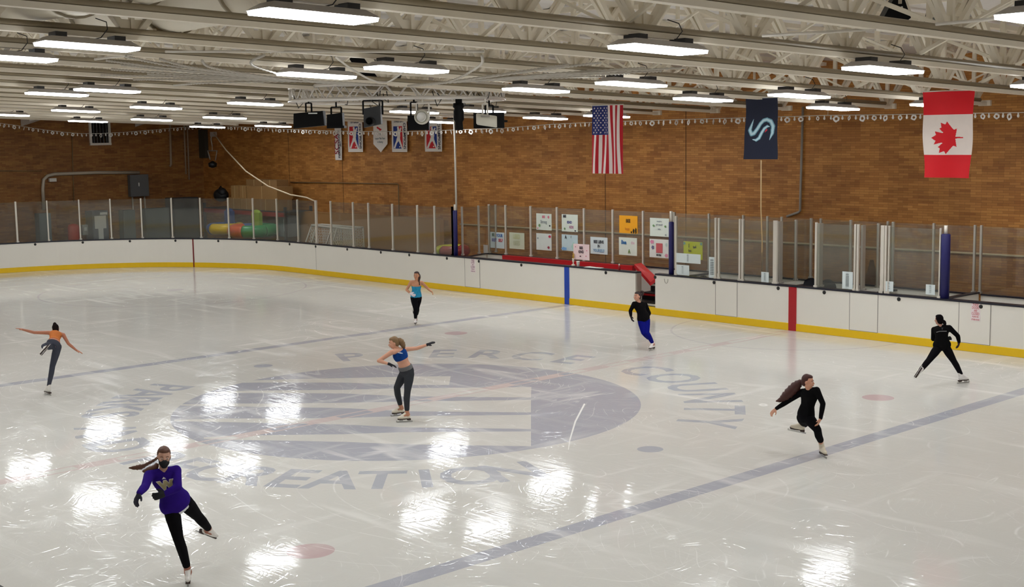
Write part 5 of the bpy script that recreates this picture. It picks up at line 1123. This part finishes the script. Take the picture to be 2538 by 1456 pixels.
def ex(root, c):
    hp, HRm = c['hp'], c['HRm']
    q = MB(); q.ell(hp(0, .036, -.055), (.064, .07, .052), HRm); q.ell(hp(0, .05, -.088), (.042, .048, .036), HRm); q.ell(hp(0, .09, -.03), (.03, .028, .026), HRm); m_ = finish(q, 'face_mask', mat('mask_black', (18, 18, 20), .8), root, .0085, 3)
    q = MB()
    for s_ in (-1, 1): q.tube([hp(s_*.058, .05, -.035), hp(s_*.078, 0, -.005), hp(s_*.076, -.02, -.02)], .003, 5)
    sub(q, 'ear_loop', mat('mask_black', (18, 18, 20), .8), root, m_)
    lat, up, fr = c['lat'], c['up'], c['fr']; o = s.J(392, 478, 0); base = c['P']+c['axis']*.76; fr = fr if fr.dot(s.n) > 0 else -fr; rt = lat if lat.dot(s.r) > 0 else -lat
    o = base-rt*.03+fr*.152; q = MB()
    def L2(pts, d=.0): 
        q.poly([o+rt*x*.5+up*y*.5-fr*(.35*abs(x)**1.5)+fr*d for x, y in pts])
    for sx in (0,):
        L2([(-.16, .16), (-.03, .16), (-.03, .12), (-.05, .12), (-.02, -.02), (0, .06), (0, .12), (-.02, .12), (-.02, .16)], 0)
    q = MB(); put_text(q, 'W', .16, o, rt, up, 0, .01, .95); q.obj('letter', mat('sweater_gold', (190, 176, 130), .7), root)
    q = MB(); put_text(q, 'W', .16, o-fr*.004, rt, up, 0, .017, .95); q.obj('letter_outline', mat('sweater_white', (226, 222, 214), .7), root)
    q = MB(); t0 = o+up*.1-fr*.01; q.poly([t0+rt*x*.025+up*y*.02 for x, y in ((-1, -.5), (1, -.5), (.1, 1))]); q.obj('small_emblem', mat('sweater_white', (226, 222, 214), .7), root)
    q = MB(); loft(q, [c['ring'](t, .17, .132, 0) for t in (-.08, -.14, -.19)]); finish(q, 'shirt_hem', mat('shirt_white', (222, 224, 226), .7), root, .012, 3)
build(s, 'skater in a purple sweater and black face mask gliding on one leg, nearest the camera', j, dict(c=hc, f=hf, u=hu), (206, 160, 136), 1.0, (46, 22, 120), (14, 13, 16), 2, .022, ((28, 26, 44), (20, 20, 26)), (92, 54, 34),
      (('tail', [s.J(348, 215, .12), s.J(320, 238, .05), s.J(260, 270, -.02), s.J(205, 298, -.08), s.J(140, 310, -.1), s.J(72, 312, -.1)], [.014, .016, .018, .02, .034, .026, .004], .12, 'braid'), ('tail', [s.J(350, 270, .14), s.J(325, 310, .14), s.J(270, 335, .13), s.J(205, 345, .1)], [.02, .04, .045, .008], .08, 'braid')),
      .84, (168, 112, 92), (230, 226, 220), True, (('l', td, UP), ('r', (s.dirv(.8, -.3, -.5)), None)), (.7, .6), .017, ex, topspan=(-.13, 1.0))
# --- skater in the blue crop top, centre of the emblem
s = Skater(900, 800, 5.391, (1003, 1047)); td = s.dirv(-1, .12); j = dict(pelvis=s.J(585, 650, .0), neck=s.J(462, 355, .08))
j['sl'] = s.J(385, 395, .2); j['sr'] = s.J(552, 360, -.06); j['hl'] = s.J(545, 690, -.1); j['hr'] = s.J(618, 690, .06)
j['ar'] = stand(s, 0, td); j['kr'] = s.J(592, 915, .06); j['kl'] = s.J(452, 868, -.2); j['al'] = s.J(502, 1130, -.3)
j['el'] = s.A(j['sl'], 208, 512, .26, 1); j['wl'] = s.J(338, 552, s.off(j['el'])+.06); j['fl'] = s.J(425, 580, s.off(j['wl'])); j['pl'] = s.dirv(0, .3, -1)
j['er'] = s.J(718, 345, -.16); j['wr'] = s.J(850, 300, -.2); j['fr'] = s.J(985, 240, -.2); j['pr'] = s.dirv(.2, -.2, -1)
hc = s.J(405, 272, .1); hu = s.dirv(-.22, 0, 1); hf = s.dirv(-1, .08, -.3); hf = (hf-hu*hf.dot(hu)).normalized()
def ex(root, c):
    q = MB(); r0 = c['ring']
    for t0, t1 in ((.1, .26),): loft(q, [r0(t, w, d, .014) for t, w, d in ((.1, .155, .11), (.18, .145, .105), (.26, .132, .098))])
    finish(q, 'waistband', mat('band_grey', (98, 98, 98), .7), root, .01, 3)
    q = MB()
    for y in (-.02, .02): 
        a = s.J(470, 395, .2); b_ = s.J(545, 440, .16); q.tube([s.J(478+y*600, 402, .215), s.J(520+y*400, 412, .2)], .006, 5)
    q.obj('print', PAPER, root)
build(s, 'skater in a blue crop top and grey leggings leaning left with one arm stretched out', j, dict(c=hc, f=hf, u=hu), (204, 150, 122), .97, (22, 62, 128), (58, 60, 64), 0, 0, ((18, 16, 24), (18, 16, 24)), (120, 92, 58),
      (('tail', [s.J(462, 240, .08), s.J(500, 250, .06), s.J(532, 300, .04), s.J(552, 350, .02)], [.045, .06, .05, .012], .12, 'ponytail'),), .82, (186, 132, 104), (226, 218, 200), True, (('r', td, UP), ('l', s.dirv(-1, .1, -.05), UP)), (.25, .2), .01, ex, waist=.24, topspan=(.5, .985))
# --- skater seen from behind at the left
s = Skater(20, 780, 6.618, (119, 979)); td = s.dirv(-.45, -1); j = dict(pelvis=s.J(745, 490, .05), neck=s.J(790, 285, -.3))
j['sl'] = s.J(672, 300, -.24); j['sr'] = s.J(905, 335, -.26); j['hl'] = s.J(675, 515, .08); j['hr'] = s.J(812, 530, .0)
j['ar'] = stand(s, 0, td); j['kr'] = s.J(728, 845, -.05); j['kl'] = s.A(j['hl'], 590, 525, .36, 1); j['al'] = s.A(j['kl'], 600, 565, .3, 1)
j['el'] = s.J(432, 297, -.2); j['wl'] = s.J(240, 248, -.16); j['fl'] = s.J(130, 222, -.14); j['pl'] = s.dirv(0, 0, -1)
j['er'] = s.J(990, 480, -.2); j['wr'] = s.J(1122, 590, -.16); j['fr'] = s.J(1235, 640, -.14); j['pr'] = s.dirv(-.2, 0, -1)
hc = s.J(780, 236, -.38); hu = s.dirv(-.05, -.35, 1); hf = s.dirv(.05, -1, -.35); hf = (hf-hu*hf.dot(hu)).normalized()
def ex(root, c):
    q = MB(); r0 = c['ring']; q.tube([s.J(735, 372, -.1), s.J(800, 385, -.1), s.J(880, 350, -.14)], .006, 5); q.obj('strap', mat('strap_brown', (120, 62, 30), .6), root)
build(s, 'skater in an orange tan open back top seen from behind, one leg bent up', j, dict(c=hc, f=hf, u=hu, face=False), (176, 112, 84), .88, (196, 116, 62), (64, 66, 76), 0, 0, (None, None), (28, 20, 18),
      (('bun', s.J(766, 162, -.38)), ('tail', [s.J(770, 255, -.3), s.J(768, 292, -.26)], [.02, .006]), ('tail', [s.J(820, 255, -.3), s.J(815, 298, -.26)], [.02, .006])), .93, (214, 208, 200), (214, 210, 202), False, (('r', td, UP), ('l', s.dirv(-.6, .35, -.6), None)), (.15, .15), .008, ex, topspan=(.16, .96), waist=.2)
# --- skater in the turquoise top
s = Skater(980, 650, 8.567, (1030, 806)); td = s.dirv(-.1, 1); j = dict(pelvis=s.J(440, 735, .0), neck=s.J(448, 405, .06))
j['sl'] = s.J(335, 420, .08); j['sr'] = s.J(560, 435, .02); j['hl'] = s.J(388, 760, .03); j['hr'] = s.J(492, 760, -.05)
j['al'] = stand(s, 0, td); j['kl'] = s.J(425, 985, .08); j['kr'] = s.J(462, 965, -.05); j['ar'] = s.A(j['kr'], 455, 1120, .36, -1)
j['el'] = s.J(238, 590, .05); j['wl'] = s.J(318, 665, .18); j['fl'] = s.J(372, 700, .22); j['pl'] = s.dirv(.4, -.4, 0)
j['er'] = s.J(690, 565, -.02); j['wr'] = s.J(748, 612, .04); j['fr'] = s.J(780, 640, .08); j['pr'] = s.dirv(-.5, .3, -.5)
hc = s.J(446, 288, .08); hu = s.dirv(.0, .0, 1); hf = s.dirv(-.35, 1, -.2); hf = (hf-hu*hf.dot(hu)).normalized()
def ex(root, c):
    for a, b_ in ((378, 380), (508, 510)):
        q = MB(); q.tube([s.J(a-5, 385 if a < 450 else 400, .03), s.J(a, 415, .09), s.J(b_+3, 490, .125)], .012, 6); q.obj('strap', mat('strap_black', (20, 16, 18), .6), root)
build(s, 'skater in a turquoise tank top and black leggings standing near the left blue line', j, dict(c=hc, f=hf, u=hu), (198, 140, 106), 1.0, (52, 150, 190), (14, 14, 18), 0, 0, ((226, 216, 222), None), (54, 30, 26),
      (('tail', [s.J(505, 270, .0), s.J(515, 320, .05), s.J(505, 370, .08), s.J(505, 410, .1)], [.03, .03, .028, .015], .1, 'braid'),), .86, (150, 100, 84), (236, 230, 226), True, (('l', td, UP), ('r', s.dirv(.2, -.5, -.8), None)), (.9, .9), .012, ex, topspan=(-.02, .8))
# --- skater in black with blue leggings by the open gate
s = Skater(1530, 700, 7.667, (1616, 869)); td = s.dirv(-.5, 1); j = dict(pelvis=s.J(500, 690, .0), neck=s.J(408, 385, .06))
j['sl'] = s.J(318, 410, .1); j['sr'] = s.J(530, 425, -.05); j['hl'] = s.J(455, 725, .05); j['hr'] = s.J(552, 715, -.05)
j['ar'] = stand(s, 0, td); j['kr'] = s.J(560, 965, .1); j['kl'] = s.J(498, 955, .08); j['al'] = s.A(j['kl'], 600, 1075, .37, -1)
j['el'] = s.J(248, 545, .06); j['wl'] = s.J(258, 640, .12); j['fl'] = s.J(275, 705, .14); j['pl'] = s.dirv(.8, -.2, 0)
j['er'] = s.A(j['sr'], 608, 590, .25, -1); j['wr'] = s.J(575, 660, s.off(j['er'])-.08); j['fr'] = s.J(545, 700, s.off(j['er'])-.1); j['pr'] = s.dirv(-.5, .3, 0)
hc = s.J(378, 268, .1); hu = s.dirv(.02, .0, 1); hf = s.dirv(-.75, .7, -.1); hf = (hf-hu*hf.dot(hu)).normalized()
build(s, 'skater in a long sleeved black top and royal blue leggings beside the open gate', j, dict(c=hc, f=hf, u=hu), (204, 148, 122), .98, (13, 11, 13), (14, 20, 120), 2, .01, ((26, 14, 18), (20, 14, 16)), (42, 20, 18),
      (('bun', s.J(458, 225, .02)), ('tail', [s.J(440, 175, .03), s.J(490, 190, .0), s.J(470, 270, .0)], [.02, .03, .012])), .86, (186, 130, 116), (236, 230, 226), True, (('r', td, UP), ('l', s.dirv(.3, -.6, -.7), None)), (.5, .5), .012, topspan=(-.12, 1.0))
# --- skater in black with a long red-brown ponytail
s = Skater(1890, 900, 5.825, (2040, 1133)); td = s.dirv(.35, .9); j = dict(pelvis=s.J(625, 765, .0), neck=s.J(690, 385, .1))
j['sl'] = s.J(575, 420, .0); j['sr'] = s.J(782, 395, .16); j['hl'] = s.J(575, 790, -.06); j['hr'] = s.J(668, 800, .07)
j['ar'] = stand(s, 0, td); j['kr'] = s.J(792, 965, .22); j['kl'] = s.A(j['hl'], 605, 880, .38, -1); j['al'] = s.J(570, 888, -.32)
j['el'] = s.J(385, 540, -.05); j['wl'] = s.J(200, 660, -.05); j['fl'] = s.J(118, 735, -.04); j['pl'] = s.dirv(.3, -.4, -.5)
j['er'] = s.J(872, 590, .2); j['wr'] = s.J(838, 800, .26); j['fr'] = s.J(800, 890, .28); j['pr'] = s.dirv(-.8, -.2, 0)
hc = s.J(660, 270, .12); hu = s.dirv(.08, 0, 1); hf = s.dirv(.95, .3, -.05); hf = (hf-hu*hf.dot(hu)).normalized()
build(s, 'skater in all black with a long red brown ponytail flying behind her', j, dict(c=hc, f=hf, u=hu), (206, 150, 122), 1.0, (10, 9, 11), (11, 10, 14), 2, .0, (None, None), (64, 22, 12),
      (('tail', [s.J(575, 262, .06), s.J(530, 290, .03), s.J(455, 370, -.02), s.J(360, 460, -.05), s.J(270, 530, -.06), s.J(190, 555, -.06)], [.022, .05, .085, .09, .075, .04, .005], .1, 'ponytail'),), .62, (196, 174, 142), (222, 212, 190), False, (('r', td, UP), ('l', s.dirv(-.95, .15, .2), s.dirv(.2, .3, .9))), (.5, .5), .01, topspan=(-.12, 1.0))
# --- skater in black seen from behind at the right
s = Skater(2230, 760, 6.618, (2387, 950)); td = s.dirv(.75, -.6); j = dict(pelvis=s.J(692, 640, .0), neck=s.J(682, 325, .02))
j['sl'] = s.J(562, 380, -.03); j['sr'] = s.J(812, 350, .03); j['hl'] = s.J(630, 680, .03); j['hr'] = s.J(758, 680, -.02)
j['ar'] = stand(s, 0, td); j['kr'] = s.J(888, 900, -.06); j['kl'] = s.A(j['hl'], 478, 885, .4, 1); j['al'] = s.A(j['kl'], 335, 1060, .36, 1)
j['el'] = s.J(548, 535, -.14); j['wl'] = s.J(745, 540, -.26); j['fl'] = s.J(865, 510, -.22); j['pl'] = s.dirv(0, 1, 0)
j['er'] = s.J(952, 485, -.06); j['wr'] = s.J(972, 580, -.1); j['fr'] = s.J(966, 625, -.12); j['pr'] = s.dirv(-.8, 0, 0)
hc = s.J(640, 222, -.03); hu = s.dirv(-.05, 0, 1); hf = s.dirv(-.6, -.75, -.2); hf = (hf-hu*hf.dot(hu)).normalized()
def ex(root, c):
    q = MB(); q.tube([s.J(600, 425, .12), s.J(650, 410, .125), s.J(710, 408, .125), s.J(770, 408, .12)], .007, 5); q.obj('back_print', mat('print_grey', (130, 130, 132), .7), root)
    q = MB(); put_text(q, 'Y', .06, s.J(697, 368, .13), s.r, UP, 0, .002); q.obj('back_emblem', mat('print_dim', (70, 70, 74), .7), root)
build(s, 'skater in a black jacket and leggings seen from behind with legs wide apart', j, dict(c=hc, f=hf, u=hu, face=False), (176, 126, 104), .98, (10, 9, 11), (12, 10, 14), 2, .02, ((14, 12, 14), (44, 14, 18)), (16, 11, 12),
      (('tail', [s.J(690, 235, .03), s.J(725, 255, .06), s.J(740, 290, .08), s.J(752, 315, .08)], [.03, .04, .035, .012], .05, 'ponytail'),), .9, (196, 170, 160), (226, 222, 218), False, (('r', td, UP), ('l', s.dirv(-.5, .25, -.85), None)), (.7, .7), .014, ex, topspan=(-.12, 1.0))
# ------------------------------------------------------------------ world and render look
w = bpy.data.worlds.new('world'); scn.world = w; w.use_nodes = True
w.node_tree.nodes['Background'].inputs[0].default_value = (.9, .92, 1, 1); w.node_tree.nodes['Background'].inputs[1].default_value = .01
vs = scn.view_settings; vs.view_transform = 'Standard'; vs.look = 'None'; vs.gamma = 1; vs.exposure = EXPO; vs.use_curve_mapping = False
scn.cycles.use_denoising = True; scn.cycles.max_bounces = 8; scn.cycles.diffuse_bounces = 6; scn.cycles.glossy_bounces = 3; scn.cycles.transparent_max_bounces = 24; scn.cycles.transmission_bounces = 4; scn.cycles.sample_clamp_indirect = 6
for o in scn.objects:
    if '_abs' in o.keys(): del o['_abs']
